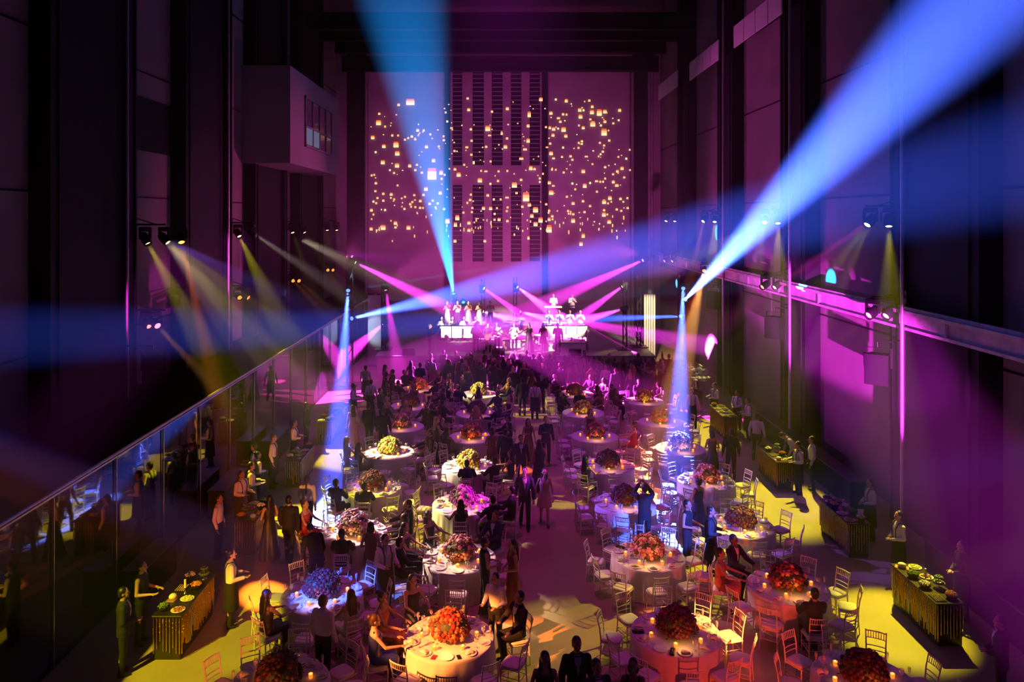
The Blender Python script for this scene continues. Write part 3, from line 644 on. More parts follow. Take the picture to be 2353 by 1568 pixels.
# pose: arms = (elbow, wrist) per side in upper-body coordinates; legs = (knee, ankle); lean, drop, hips
def POSE(arm_l,arm_r,leg_l=None,leg_r=None,lean=0,drop=0,twist=0,head=0):
    return dict(al=arm_l,ar=arm_r,ll=leg_l or ((.11,-.015,.5),(.115,.03,.085)),lr=leg_r or ((-.1,.0,.5),(-.105,.035,.085)),lean=lean,drop=drop,twist=twist,head=head)
dn=lambda s:((s*.25,.03,1.14),(s*.27,-.06,.9))
fw=lambda s:((s*.25,-.01,1.14),(s*.17,-.27,1.13))
WALK=dict(leg_l=((.1,-.17,.52),(.1,-.2,.085)),leg_r=((-.1,.02,.49),(-.1,.24,.12)))
SIT=dict(leg_l=((.12,-.40,.575),(.12,-.33,.085)),leg_r=((-.12,-.39,.575),(-.13,-.30,.085)),drop=.31)
POSES={'stand':POSE(dn(1),dn(-1)),'walk':POSE(((.25,-.05,1.14),(.25,-.2,.93)),((-.25,.1,1.15),(-.27,.13,.9)),**WALK),
 'tray':POSE(fw(1),fw(-1)),'clasp':POSE(((.25,-.0,1.14),(.06,-.21,1.06)),((-.25,-.0,1.14),(-.05,-.23,1.08))),
 'glass':POSE(dn(1),((-.25,-.05,1.16),(-.15,-.3,1.24))),'phone':POSE(((.27,-.23,1.4),(.1,-.34,1.62)),((-.27,-.23,1.4),(-.1,-.34,1.62)),head=.15),
 'dance':POSE(((.36,-.05,1.5),(.34,-.12,1.76)),((-.27,-.08,1.17),(-.2,-.3,1.3)),((.13,-.08,.52),(.16,.02,.085)),((-.12,-.02,.5),(-.14,.08,.085)),twist=.2),
 'dance_low':POSE(((.27,-.08,1.17),(.2,-.3,1.25)),((-.29,-.03,1.17),(-.3,-.26,1.22)),((.12,-.06,.51),(.13,.0,.085)),((-.12,.02,.5),(-.14,.1,.085)),twist=-.2),
 'lean':POSE(((.25,-.16,1.17),(.2,-.36,1.05)),((-.25,-.16,1.17),(-.22,-.38,1.08)),lean=.75,head=-.3),
 'guitar':POSE(((.3,-.06,1.17),(.36,-.26,1.22)),((-.27,.0,1.14),(-.08,-.24,1.06)),head=.1),
 'horn':POSE(((.24,-.16,1.2),(.06,-.33,1.38)),((-.24,-.16,1.2),(-.06,-.3,1.34)),head=-.05),
 'mic':POSE(dn(1),((-.25,-.12,1.2),(-.04,-.2,1.45))),
 'sit':POSE(((.25,-.18,1.2),(.17,-.46,1.165)),((-.25,-.18,1.2),(-.2,-.47,1.165)),**SIT),
 'sit_turn':POSE(((.28,-.12,1.2),(.3,-.42,1.165)),((-.24,-.2,1.18),(-.08,-.42,1.22)),twist=.3,head=.1,**SIT),
 'sit_play':POSE(((.28,-.12,1.24),(.2,-.3,1.42)),((-.3,-.08,1.2),(-.1,-.33,1.3)),**SIT)}
def frames(p):
    piv=V((0,0,.95)); T=Matrix.Translation((0,0,-p['drop']))@Matrix.Translation(piv)@Matrix.Rotation(p['lean'],4,'X')@Matrix.Rotation(p['twist'],4,'Z')@Matrix.Translation(-piv)
    hd=T@Matrix.Translation((0,0,1.5))@Matrix.Rotation(p['head']*-1,4,'X')@Matrix.Translation((0,0,-1.5))
    return T,hd
def hand(k,e,w,side,curl=.5):
    e=V(e);w=V(w); d=(w-e).normalized(); q=d.to_track_quat('Z','Y'); up=V((0,0,1))
    n=d.cross(V((side,0,0))); n=n if n.length>.05 else V((0,-1,0)); n.normalize(); wd=d.cross(n).normalized()
    m=Matrix((wd,n,d)).transposed()
    c=w+d*.05; k.ell(c,(.038,.016,.052),10,6,m)
    for i,(o,L) in enumerate(((-.029,.072),(-.01,.082),(.01,.077),(.029,.06))):
        b=c+d*.04+wd*o; mid=b+d*L*.5+n*.008*curl; tip=mid+(d*.8+n*curl).normalized()*L*.5
        k.cap(b,mid,.0095,.009,7); k.cap(mid,tip,.009,.0075,7)
    b=w+d*.03+wd*(.03*side); mid=b+(d*.6+wd*side*.7).normalized()*.045; k.cap(b,mid,.012,.011,7); k.cap(mid,mid+(d+n*.3).normalized()*.032,.011,.009,7)
def body_mesh(pn,fem):
    p=POSES[pn]; T,HD=frames(p); k=MB(); w=.9 if fem else 1.
    lo=Matrix.Translation((0,0,-p['drop']))
    k.M=lo; k.ell((0,0,.94),(.165,.118,.12),14,9)
    k.M=T; 
    k.loft([(.92,0,0,.155,.105),(1.0,0,0,.145,.1),(1.1,0,0,.13*w,.095),(1.22,0,-.005,.145*w,.108),(1.32,0,-.008,.165*w,.115),(1.41,0,.0,.16*w,.09),(1.46,0,.005,.1*w,.065),(1.49,0,.005,.055,.055)],18)
    if fem:
        for s in (-1,1): k.ell((s*.065,-.062,1.29),(.055,.045,.055),10,6)
    k.cap((0,.012,1.45),(0,-.008,1.56),.056,.052)
    k.M=HD
    k.ell((0,-.012,1.655),(.075,.095,.105),16,10); k.ell((0,-.045,1.6),(.058,.062,.07),12,8)
    k.cap((0,-.1,1.655),(0,-.124,1.62),.011,.017,8); k.ell((0,-.098,1.575),(.026,.012,.012),8,5); k.ell((0,-.095,1.545),(.028,.02,.022),8,5)
    for s in (-1,1):
        k.ell((s*.076,.0,1.635),(.012,.024,.034),8,6); k.ell((s*.032,-.095,1.665),(.024,.014,.009),8,5); k.ell((s*.042,-.078,1.61),(.022,.02,.022),8,5)
    k.M=T
    for s,key in ((1,'al'),(-1,'ar')):
        e,wr=p[key]; sh=(s*.185*w,.0,1.405)
        k.ell((s*.17*w,0,1.405),(.06,.056,.06),10,7); k.cap(sh,e,.048*w,.038*w); k.cap(e,wr,.039*w,.026*w)
        hand(k,e,wr,-s)
    k.M=Matrix.Identity(4)
    for s,key in ((1,'ll'),(-1,'lr')):
        kn,an=p[key]; hp=(s*.09,0,.93-p['drop'])
        k.cap(hp,kn,.082,.056); k.cap(kn,(V(kn)*.55+V(an)*.45)+V((0,.018,0)),.055,.052); k.cap(kn,an,.053,.036)
        k.ell((an[0],an[1]-.05,an[2]-.042),(.038,.1,.035),10,6); k.cap(an,(an[0],an[1]+.01,an[2]-.035),.036,.034)
    return remesh(k,'body',[SK[0]],.011)
def eye_mesh(pn):
    p=POSES[pn]; T,HD=frames(p); out=[]
    for s in (-1,1):
        k=MB(); k.M=HD; k.ell((s*.031,-.1,1.648),(.014,.009,.008),8,6); out.append(k.mesh('eye',[mat('dark_eye',(.02,.015,.012),.2)]))
    return out
def hair_mesh(pn,style):
    p=POSES[pn]; T,HD=frames(p); k=MB(); k.M=HD
    k.ell((0,.012,1.675),(.086,.098,.1),16,10); k.ell((0,.035,1.625),(.082,.07,.085),14,8)
    if style=='long':
        for s in (-1,0,1): k.cap((s*.05,.055,1.6),(s*.055,.1,1.3),.055,.04)
        for s in (-1,1): k.cap((s*.075,.01,1.62),(s*.09,.0,1.42),.024,.026)
    elif style=='bun': k.ell((0,.1,1.73),(.052,.05,.048),10,7)
    elif style=='pony': k.cap((0,.1,1.65),(0,.15,1.25),.04,.02)
    elif style=='bob':
        for s in (-1,1): k.ell((s*.06,.02,1.575),(.045,.07,.085),10,7)
        k.ell((0,.06,1.57),(.08,.05,.08),10,7)
    return remesh(k,'hair',[HR['black']],.013)
def top_mesh(pn,kind):
    p=POSES[pn]; T,HD=frames(p); k=MB(); k.M=T; d={'jacket':.024,'shirt':.013,'vest':.018}[kind]; lowz={'jacket':.8,'shirt':.92,'vest':.94}[kind]
    hem=.175 if kind=='jacket' else .165
    if p['drop']: lowz=.88
    k.loft([(lowz,0,.0,hem+.01,.13),(.95,0,0,.165+d*.4,.115+d*.4),(1.1,0,0,.14+d,.098+d),(1.22,0,-.005,.15+d,.108+d),(1.33,0,-.006,.172+d,.115+d),(1.42,0,0,.165+d,.09+d),(1.465,0,.005,.1+d,.065+d),(1.5,0,.006,.058+d*.6,.058+d*.6)],20)
    if kind!='vest':
        for s,key in ((1,'al'),(-1,'ar')):
            e,wr=p[key]; sh=(s*.187,0,1.405); k.ell((s*.172,0,1.408),(.062+d*.6,.058+d*.5,.06+d*.5),10,7)
            k.cap(sh,e,.05+d,.042+d); k.cap(e,V(e).lerp(V(wr),.96),.042+d,.032+d*.8)
    return remesh(k,{'jacket':'jacket','shirt':'shirt','vest':'waistcoat'}[kind],[CL['dark']],.013)
def trouser_mesh(pn):
    p=POSES[pn]; k=MB(); z=-p['drop']
    k.loft([(.86+z,0,0,.17,.125),(.92+z,0,0,.18,.13),(1.0+z,0,0,.165,.12),(1.05+z,0,0,.155,.112)],18)
    for s,key in ((1,'ll'),(-1,'lr')):
        kn,an=p[key]; hp=(s*.09,0,.92+z); k.cap(hp,kn,.095,.07); k.cap(kn,V(an)+V((0,0,-.02)),.07,.056)
    return remesh(k,'trousers',[CL['dark']],.013)
def gown_mesh(pn,long=True):
    p=POSES[pn]; T,HD=frames(p)
    if p['drop']:
        k=MB(); k.M=T; k.loft([(.92,0,0,.18,.135),(1.1,0,0,.15,.115),(1.22,0,-.008,.16,.125),(1.3,0,-.012,.168,.14),(1.38,0,-.004,.15,.115)],18)
        for s in (-1,1): k.cap((s*.1,0,1.36),(s*.09,.03,1.46),.022,.02,8)
        k.M=Matrix.Identity(4)
        for s,key in ((1,'ll'),(-1,'lr')):
            kn,an=p[key]; k.cap((s*.09,0,.92-p['drop']),kn,.1,.085); k.cap(kn,(an[0],an[1]-.05,.3),.085,.085)
        k.ell((0,-.18,.6),(.14,.24,.085),12,7); k.ell((0,-.37,.42),(.15,.07,.2),12,7)
        return remesh(k,'dress',[CL['gown']],.014)
    k=MB(); n=48; hem=.03 if long else .58
    prof=[(hem,.30 if long else .24),(.3 if long else .66,.26 if long else .23),(.62 if long else .76,.225),(.86,.19),(.95,.178),(1.08,.14),(1.2,.152),(1.29,.168),(1.36,.155),(1.40,.15)]
    vs=[]; ang=p['lean']
    for z,r in prof:
        am=max(0,(.9-z))*.05
        for i in range(n):
            t=2*PI*i/n; rr=r*(1+am*3*math.sin(9*t)*(.7+.3*math.sin(4*t+1))); 
            fy=.74 if z>.9 else .74+.2*(min(1,(.95-z)/.6))
            b=V((rr*math.cos(t),rr*fy*math.sin(t)-(.015 if 1.2<z<1.37 and math.sin(t)<0 else 0),z))
            vs.append(T@b if z>.93 else b)
    L=len(prof)
    k.add(vs,[(j*n+i,j*n+(i+1)%n,(j+1)*n+(i+1)%n,(j+1)*n+i) for j in range(L-1) for i in range(n)],True)
    k.M=T
    for s in (-1,1): k.tube([(s*.1,-.1,1.38),(s*.11,-.02,1.475),(s*.1,.08,1.4)],.014,6)
    return k.mesh('dress',[CL['gown']])
def shirtfront(pn):
    p=POSES[pn]; T,HD=frames(p); k=MB(); k.M=T; vs=[];fs=[]
    rows=[(1.5,.06,-.075),(1.44,.062,-.117),(1.36,.052,-.143),(1.26,.032,-.144),(1.16,.008,-.134)]
    for z,w,y in rows: vs+=[(-w,y+.012,z),(0,y-.006,z),(w,y+.012,z)]
    for j in range(len(rows)-1):
        for i in range(2): fs.append((j*3+i,(j+1)*3+i,(j+1)*3+i+1,j*3+i+1))
    k.add(vs,fs,True); a=k.mesh('shirt_front',[CL['white']])
    k=MB(); k.M=T
    for s in (-1,1): k.add([(0,-.105,1.488),(s*.05,-.1,1.508),(s*.055,-.096,1.488),(s*.05,-.1,1.468),(s*.03,-.116,1.488)],[(0,1,4),(1,2,4),(2,3,4),(3,0,4)])
    k.ell((0,-.112,1.488),(.014,.01,.014),8,5)
    return a,k.mesh('bow_tie',[CL['dark']])
def apron_mesh(pn):
    p=POSES[pn]; T,HD=frames(p); k=MB(); n=40; vs=[]
    for z,r in ((.42,.225),(.6,.215),(.85,.2),(1.0,.178),(1.04,.172)):
        for i in range(n):
            t=2*PI*i/n; vs.append((r*math.cos(t)*(1+.02*math.sin(6*t)*(1-z)),r*.78*math.sin(t)-.01,z))
    k.add(vs,[(j*n+i,j*n+(i+1)%n,(j+1)*n+(i+1)%n,(j+1)*n+i) for j in range(4) for i in range(n)],True); return k.mesh('apron',[CL['dark']])
def braces_mesh(pn):
    p=POSES[pn]; T,HD=frames(p); k=MB(); k.M=T
    for s in (-1,1):
        k.tube([(s*.09,-.128,1.0),(s*.095,-.138,1.22),(s*.1,-.14,1.34),(s*.1,-.06,1.485),(s*.08,.08,1.47),(s*.05,.125,1.33),(s*.02,.128,1.15),(s*.06,.125,1.0)],.012,6)
    return k.mesh('braces',[CL['dark']])
def shoe_mesh(pn):
    p=POSES[pn]; out=[]
    for key in ('ll','lr'):
        kn,an=p[key]; k=MB(); k.ell((an[0],an[1]-.055,an[2]-.042),(.046,.118,.043),12,7); k.ell((an[0],an[1]+.02,an[2]-.03),(.043,.05,.05),10,6); k.box((an[0]-.035,an[1]-.12,an[2]-.085),(an[0]+.035,an[1]+.06,an[2]-.07)); out.append(k.mesh('shoe',[CL['shoe']]))
    return out
_C={}
def memo(f,*a):
    k=(f.__name__,)+a
    if k not in _C: _C[k]=f(*a)
    return _C[k]
def person_parts(outfit,pn,hair,fem,full):
    ps=[('body',memo(body_mesh,pn,fem),'skin',None)]
    if hair: ps.append(('hair',memo(hair_mesh,pn,hair),'hair',None))
    sit=POSES[pn]['drop']>0
    if outfit in ('suit','shirtsleeves','waiter','vest','shirt_skirt'):
        ps.append(('trousers',memo(trouser_mesh,pn),'legs',None))
        if outfit=='suit':
            ps.append(('jacket',memo(top_mesh,pn,'jacket'),'top',None))
            if full:
                a,b=memo(shirtfront,pn); ps+= [('shirt_front',a,'sf',None),('bow_tie',b,'bt',None)]
        elif outfit=='vest': ps.append(('waistcoat',memo(top_mesh,pn,'vest'),'top',None))
        else:
            ps.append(('shirt',memo(top_mesh,pn,'shirt'),'top',None))
            if outfit=='waiter':
                if not sit: ps.append(('apron',memo(apron_mesh,pn),'ap',None))
                ps.append(('braces',memo(braces_mesh,pn),'br',None))
        if full: ps+=[('shoe',m,'sh',None) for m in memo(shoe_mesh,pn)]
    else:
        ps.append(('dress',memo(gown_mesh,pn,outfit=='gown'),'top',None))
        if full: ps+=[('shoe',m,'sh',None) for m in memo(shoe_mesh,pn)] if outfit!='gown' else []
    if full: ps+=[('eye',m,'e',None) for m in memo(eye_mesh,pn)]
    return ps
def person(label,loc,rz,outfit='suit',pose='stand',top='dark',hair='short',hc='black',skin=0,fem=False,h=1.75,group=None,full=True,legs='dark'):
    o={'skin':SK[skin],'hair':HR[hc],'top':CL[top],'legs':CL[legs]}
    return spawn('person',label,'person',person_parts(outfit,pose,hair,fem,full),loc,rz,group,h/1.76,o)
# angle helpers: rz=0 faces the camera, PI faces the stage, PI/2 faces +X, -PI/2 faces -X
SEATK={'w_seat_dark':('woman in black dress','short','gown','long','black',1),'w_seat_lace':('woman in ivory lace','short','lace','long','black',1),'w_seat_red':('woman in red dress','short','red','bun','brown',0),
 'm_seat_dark':('man in black suit','suit','dark','short','black',0),'m_seat_navy':('man in navy suit','suit','navy','short','black',2),'w_seat_blush':('woman in blush dress','short','blush','long','blonde',0),
 'w_seat_orange':('woman in rust-red dress','short','orange','bun','black',1),'w_seat_blue':('woman in blue sequins','short','blue','bun','brown',0),'m_seat_shirt':('man in open jacket','suit','navy','short','brown',1)}
for t in SEATED:
    for s,kk in SEATED[t].items():
        d,of,top,hs,hc,skn=SEATK[kk]
        p,rz=slot(t,s,1.46); q=(V((TB[t][0],TB[t][1],0))-p).normalized()*-.035
        person('seated %s, %s seat clockwise from stage, %s'%(d,ORD[s],tname(t)),p+q,rz,of,R.choice(('sit','sit','sit_turn')),top,hs,hc,R.choice((0,1,1,2)) if kk.endswith('dark') else skn,fem=kk[0]=='w',h=1.76,full=TB[t][1]<25,group='seated guests')
W=('waiter','white','short','black')
for lab,hp,rz,of,po,top,hs,hc,skn,fem,hh in ST:
    person(lab,SPOS[lab],rz,of,po,top,hs,hc,skn,fem,hh,full=hp[1]>960)
# the dancing crowd before the stage, in rows from the tables to the stage
for (x,y,q,ri),(d,of,top,hs,fem),po,dd in CROWD:
    person('%s, %s along, %s row of the dancing crowd'%(d,ORD[q],ORD[ri]),(x,y,0),dd,of,po,top,hs,R.choice(('black','black','brown','brown','blonde','grey') if fem or R.random()<.4 else ('black','brown')),R.choice((0,0,1,1,2)),fem,R.uniform(1.72,1.86) if not fem else R.uniform(1.62,1.74),group='dancing crowd before the stage',full=False)
# ================================================================ STAGE AND BAND
SZ=1.25; SY=44.1
stage_m=mat('stage_deck',(.3,.28,.3),.5,noise=.1,nscale=1); skirt_m=mat('stage_skirt',(.62,.55,.5),.7)
white_m=mat('white_panel',(.85,.83,.8),.5)
st=thing('stage','long low bandstand with pale front panels at the far end of the hall','stage',(0,SY,0))
k=MB(); k.box((-7.2,0,SZ-.12),(8.9,14,SZ)); part('deck',k,stage_m,st)
k=MB(); k.box((-7.1,.05,0),(8.8,.12,SZ-.12)); k.mi=0
for x in range(-7,9,1): k.box((x-.012,.04,0),(x+.012,.05,SZ-.12))
part('front_panel',k,skirt_m,st)
k=MB(); k.box((-7.1,.12,0),(-7.,13.9,SZ-.12)); k.box((8.7,.12,0),(8.8,13.9,SZ-.12)); part('side_panel',k,skirt_m,st)
for x,nm in ((-4.6,'pale step block before the bandstand beside the dancing couple'),(5.7,'pale step block before the bandstand on the girder side')):
    s_=thing('stage_steps',nm,'steps',(x,SY-.75,0),0,'stage steps')
    for q in range(3):
        k=MB(); k.box((-.45,.22*q,.0),(.45,.22*q+.22,.3*(q+1))); part('tread',k,white_m,s_)
def riser(nm,x0,x1,y0,y1,z0,z1,fm):
    r=thing('band_riser',nm,'riser',((x0+x1)/2,y0,z0),0,'band risers'); w=(x1-x0)/2
    k=MB(); k.box((-w,0,z1-z0-.06),(w,y1-y0,z1-z0)); part('platform',k,stage_m,r)
    k=MB(); k.box((-w+.02,.03,0),(w-.02,.08,z1-z0-.06)); part('front_panel',k,fm,r)
    k=MB(); k.box((-w+.02,.08,0),(-w+.06,y1-y0-.02,z1-z0-.06)); k.box((w-.06,.08,0),(w-.02,y1-y0-.02,z1-z0-.06)); k.box((-w+.06,y1-y0-.06,0),(w-.06,y1-y0-.02,z1-z0-.06)); part('side_panel',k,stage_m,r)
riser('white-fronted riser under the seated string players',-3.95,-.35,45.7,48.3,SZ,1.75,white_m)
riser('upper riser under the standing violinists',-3.95,-.35,48.32,51.,SZ,2.1,stage_m)
riser('white-fronted riser under the brass players',2.85,5.1,45.7,48.9,SZ,1.75,white_m)
riser('low riser under the drum kit',.1,2.6,47.2,50.,SZ,1.6,stage_m)
riser('tall riser under the keyboard players',2.7,5.3,50.4,53.4,SZ,2.25,stage_m)
k=MB(); k.add([(5.2,45.4,SZ),(7.2,47.4,SZ),(7.2,49.5,SZ),(5.2,49.5,SZ),(5.2,45.9,2.5),(5.25,49.5,2.5)],[(0,1,4),(1,2,5,4),(0,4,5,3),(3,5,2),(3,2,1,0)])
tag(link('stage_wing',k.mesh('stage_wing',[mat('grey_wing',(.35,.33,.36),.6)])),'grey wedge-shaped stage wing beside the brass players','stage wing')
# instruments
wood=mat('violin_wood',(.35,.12,.03),.35); brass=mat('polished_brass',(.9,.6,.18),.2,metal=1)
def fig8(k,L,w,t,z0=0):
    prof=[]; n=28
    for i in range(n):
        a=2*PI*i/n; y=math.cos(a); x=math.sin(a)*(1-.32*math.exp(-((y-.15)/.28)**2))*(1 if y<0 else .82); prof.append((x*w/2,y*L/2))
    vs=[(x,-t/2,y) for x,y in prof]+[(x,t/2,y) for x,y in prof]
    k.add(vs,[tuple(range(n)),tuple(reversed(range(n,2*n)))]+[(i,n+i,n+(i+1)%n,(i+1)%n) for i in range(n)])
def violin():
    b=MB(); fig8(b,.36,.21,.045); nk=MB(); nk.bar((0,-.03,.16),(0,-.03,.42),.025,.02); nk.ell((0,-.03,.44),.022,8,5)
    bw=MB(); bw.cyl((-.3,-.07,.02),(.38,-.06,.06),.006,n=6); return [('body',b.mesh('violin_body',[wood]),'a',None),('neck',nk.mesh('violin_neck',[black]),'b',None),('bow',bw.mesh('bow',[wood]),'c',None)]
def guitar(c):
    b=MB(); fig8(b,.48,.36,.09); nk=MB(); nk.bar((0,-.04,.2),(0,-.03,.75),.05,.025); nk.bev((-.04,-.045,.75),(.04,-.02,.9),.01)
    hd=MB(); hd.cyl((0,-.052,.02),(0,-.046,.02),.05,n=16); return [('body',b.mesh('guitar_body',[c]),'a',None),('neck',nk.mesh('guitar_neck',[black]),'b',None),('sound_hole',hd.mesh('sound_hole',[black]),'c',None)]
def trumpet():
    b=MB(); b.tube([(0,.1,0),(0,-.25,0)],[.008,.008]); b.tube([(0,-.25,0),(0,-.36,0),(0,-.42,0)],[.01,.025,.062],12); b.tube([(0,-.05,0),(0,-.05,-.07),(0,-.25,-.07),(0,-.25,0)],.008)
    v=MB()
    for y in (-.1,-.14,-.18): v.cyl((0,y,-.09),(0,y,.05),.013,n=8)
    return [('tubing',b.mesh('tubing',[brass]),'a',None),('valve_block',v.mesh('valve_block',[brass]),'b',None)]
def sax():
    b=MB(); b.tube([(0,.05,.2),(0,-.06,.22),(0,-.08,.1),(0,-.08,-.3),(0,-.12,-.38),(0,-.2,-.34),(0,-.24,-.2),(0,-.27,-.08)],[.01,.014,.02,.032,.04,.045,.055,.075],12)
    return [('horn',b.mesh('horn',[brass]),'a',None)]
VI=violin(); GT=guitar(mat('cream_guitar',(.8,.7,.5),.25)); GT2=guitar(wood); TR=trumpet(); SX=sax()
def mstand(front):
    b=MB(); b.cyl((0,0,.02),(0,0,.75),.02,n=8)
    for a in range(3): b.cyl((0,0,.12),(.25*math.cos(a*2.09),.25*math.sin(a*2.09),.01),.012,n=6)
    f=MB(); f.bev((-.3,-.06,.25),(.3,-.02,.95),.012); d=MB(); d.bar((-.28,.02,.97),(.28,.02,.97),.25,.03)
    return [('stand',b.mesh('stand',[blackm]),'a',None),('front_board',f.mesh('front_board',[front]),'b',None),('desk',d.mesh('desk',[blackm]),'c',None)]
MS=mstand(white_m)
k=MB(); k.cyl((0,0,.42),(0,0,.47),.2,n=16); k.cyl((0,0,.0),(0,0,.42),.03,n=8); k.cyl((0,0,0),(0,0,.03),.2,n=16); STOOL=k.mesh('stool',[black])
def at(o,x,y,z,rx=0,ry=0,rz=0):
    o.location=(x,y,z); o.rotation_euler=(rx,ry,rz)
sx=[-3.55,-2.9,-2.2,-1.5,-.8]
for i,x in enumerate(sx):
    nm=ORD[i]
    tag(link('stool',STOOL,None,(x,46.75,1.75)),'black stool under the %s seated string player from the stage corner'%nm,'stool','band stools')
    person('seated string player with bow, %s from the stage corner'%nm,V((x,46.75,1.755)),R.uniform(-.2,.2),'short' if i%2 else 'shirtsleeves','sit_play','gown' if i%2 else 'white','bun' if i%2 else 'short','brown',0,bool(i%2),1.72,'string players',False)
    o=spawn('violin','violin of the %s seated string player from the stage corner'%nm,'violin',VI,(0,0,0),0,'violins'); at(o,x+.14,46.36,2.86,.6,-.9,.4)
    if i<4: spawn('music_stand','white-fronted music stand before the %s seated string player'%nm,'music stand',MS,(x+.3,45.98,1.75),0,'white music stands')
    person('standing violinist in pale clothes, %s along the upper riser'%nm,V((x+.15,49.4+.1*(i%2),2.1)),R.uniform(-.3,.3),'gown' if i in (0,2,3) else 'shirtsleeves','horn',('lace','white','blush','lace','white')[i],'long' if i in (0,2,3) else 'short','brown',0,i in (0,2,3),1.72,'string players',False)
    o=spawn('violin','violin of the standing player, %s along the upper riser'%nm,'violin',VI,(0,0,0),0,'violins'); at(o,x+.22,48.98,3.5,.5,-1.0,.4)
for i,x in enumerate((2.95,3.6,4.25,4.9)):
    nm=ORD[i]
    person('brass player in white jacket, %s from the drum kit'%nm,V((x,47.1,1.75)),R.uniform(-.15,.15),'suit','horn','white','short','black',i%3,False,1.78,'brass players',False)
    o=spawn('saxophone' if i in (0,1) else 'trumpet','%s held by the %s brass player from the drum kit'%(('saxophone' if i in (0,1) else 'trumpet'),nm),'saxophone' if i in (0,1) else 'trumpet',SX if i in (0,1) else TR,(0,0,0)); at(o,x,46.72,3.12 if i<2 else 3.17)
    spawn('music_stand','white-fronted music stand before the %s brass player'%nm,'music stand',MS,(x,46.1,1.75),0,'white music stands')
for lab,x,y,z,of,po,top,hs,fem,ins,il in (('front guitarist in white jacket beside the string riser',-1.45,45.35,SZ,'suit','guitar','white','short',False,GT2,'brown guitar of the player beside the string riser'),
   ('bass guitarist in black suit beside the white-jacketed player',-.72,44.9,SZ,'suit','guitar','dark','short',False,GT2,'brown bass of the black-suited player at the stage front'),
   ('guitarist in white shirt with cream guitar left of drums',-.2,45.3,SZ,'shirtsleeves','guitar','white','short',False,GT,'cream guitar held by the white-shirted player beside the drums'),
   ('guitarist in white suit before the drum kit',.82,45.2,SZ,'suit','guitar','white','short',False,GT,'cream guitar of the white-suited player before the drum kit'),
   ('singer in black top and pale skirt at the stage front',1.68,45.1,SZ,'gown','mic','gown','long',True,None,''),
   ('singer in short wine dress at the stage front',2.5,45.0,SZ,'short','mic','wine','long',True,None,''),
   ('singer in charcoal suit at the stage front nearest the brass',3.35,44.9,SZ,'suit','mic','char','short',False,None,''),
   ('drummer in white shirt behind the drum kit',1.3,49.25,1.6,'shirtsleeves','sit_play','white','short',False,None,''),
   ('keyboard player in white jacket on the tall riser',3.6,52.3,2.25,'suit','tray','white','short',False,None,''),
   ('percussionist in white jacket on the tall riser',4.9,52.3,2.25,'suit','horn','white','short',False,None,''),
   ('photographer in pale shirt standing on the stage edge',-4.1,44.6,SZ,'shirtsleeves','glass','char','short',False,None,'')):
    person(lab,V((x,y,z)),R.uniform(-.2,.2) if 'photog' not in lab else PI/2,of,po,top,hs,'black',R.choice((0,1)),fem,1.76,'band' if 'photog' not in lab else None,False)
    if ins:
        o=spawn('guitar',il,'guitar',ins,(0,0,0)); at(o,x+.02,y-.27,z+1.02,.0,1.05,0)
    if po=='mic':
        o=thing('microphone_stand','microphone stand before the %s'%lab.replace('at the stage front','').strip(),'microphone stand',(x-.04,y-.32,z))
        k=MB(); k.cyl((0,0,0),(0,0,.025),.14,n=16); part('base',k,blackm,o); k=MB(); k.cyl((0,0,.02),(0,0,1.42),.011,n=8); part('pole',k,chrome,o); k=MB(); k.ell((0,.0,1.46),(.028,.028,.05),10,7); part('microphone',k,blackm,o)
tag(link('stool',STOOL,None,(1.3,49.25,1.6)),'drum stool behind the drum kit','stool')
dk=thing('drum_kit','drum kit with bass drum, toms and brass cymbals on its low riser','drum kit',(1.3,48.4,1.6))
dm=mat('drum_shell',(.5,.02,.05),.3); hdm=mat('drum_head',(.85,.83,.78),.5)
k=MB(); k.cyl((0,-.55,.3),(0,-.1,.3),.29,n=24); o=part('bass_drum',k,dm,dk); k=MB(); k.cyl((0,-.565,.3),(0,-.551,.3),.275,n=24); part('drum_head',k,hdm,o)
for x,y,z,r_,nm in ((-.25,-.25,.75,.16,'tom'),(.22,-.25,.75,.16,'tom'),(.55,.1,.45,.2,'floor_tom'),(-.5,.1,.6,.18,'snare_drum')):
    k=MB(); k.cyl((x,y,z-.12),(x,y,z+.1),r_,n=20); o=part(nm,k,dm,dk); k=MB(); k.cyl((x,y,z+.1),(x,y,z+.108),r_*.97,n=20); part('drum_head',k,hdm,o)
    k=MB(); k.cyl((x,y,0),(x,y,z-.12),.015,n=6); part('leg',k,chrome,dk)
for x,y,z in ((-.75,-.2,1.1),(.75,-.2,1.15),(-.85,.2,.9)):
    k=MB(); k.lathe([(.01,.02),(.06,.015),(.23,0),(.23,-.004),(.02,.01)],20,(x,y,z)); o=part('cymbal',k,brass,dk); k=MB(); k.cyl((x,y,0),(x,y,z+.01),.012,n=6); part('cymbal_stand',k,chrome,dk)
for x,nm in ((3.55,'keyboard on black legs before the keyboard player on tall riser'),):
    o=thing('keyboard',nm,'keyboard',(x,51.85,2.252)); k=MB(); k.bev((-.6,-.15,.85),(.6,.15,.95),.02); part('case',k,white_m,o); k=MB(); k.box((-.55,.0,.95),(.55,.13,.962)); part('keys',k,china,o)
    for s in (-1,1): k=MB(); k.bar((s*.4,-.1,0),(s*.4,-.0,.85),.04,.04); part('leg',k,blackm,o)
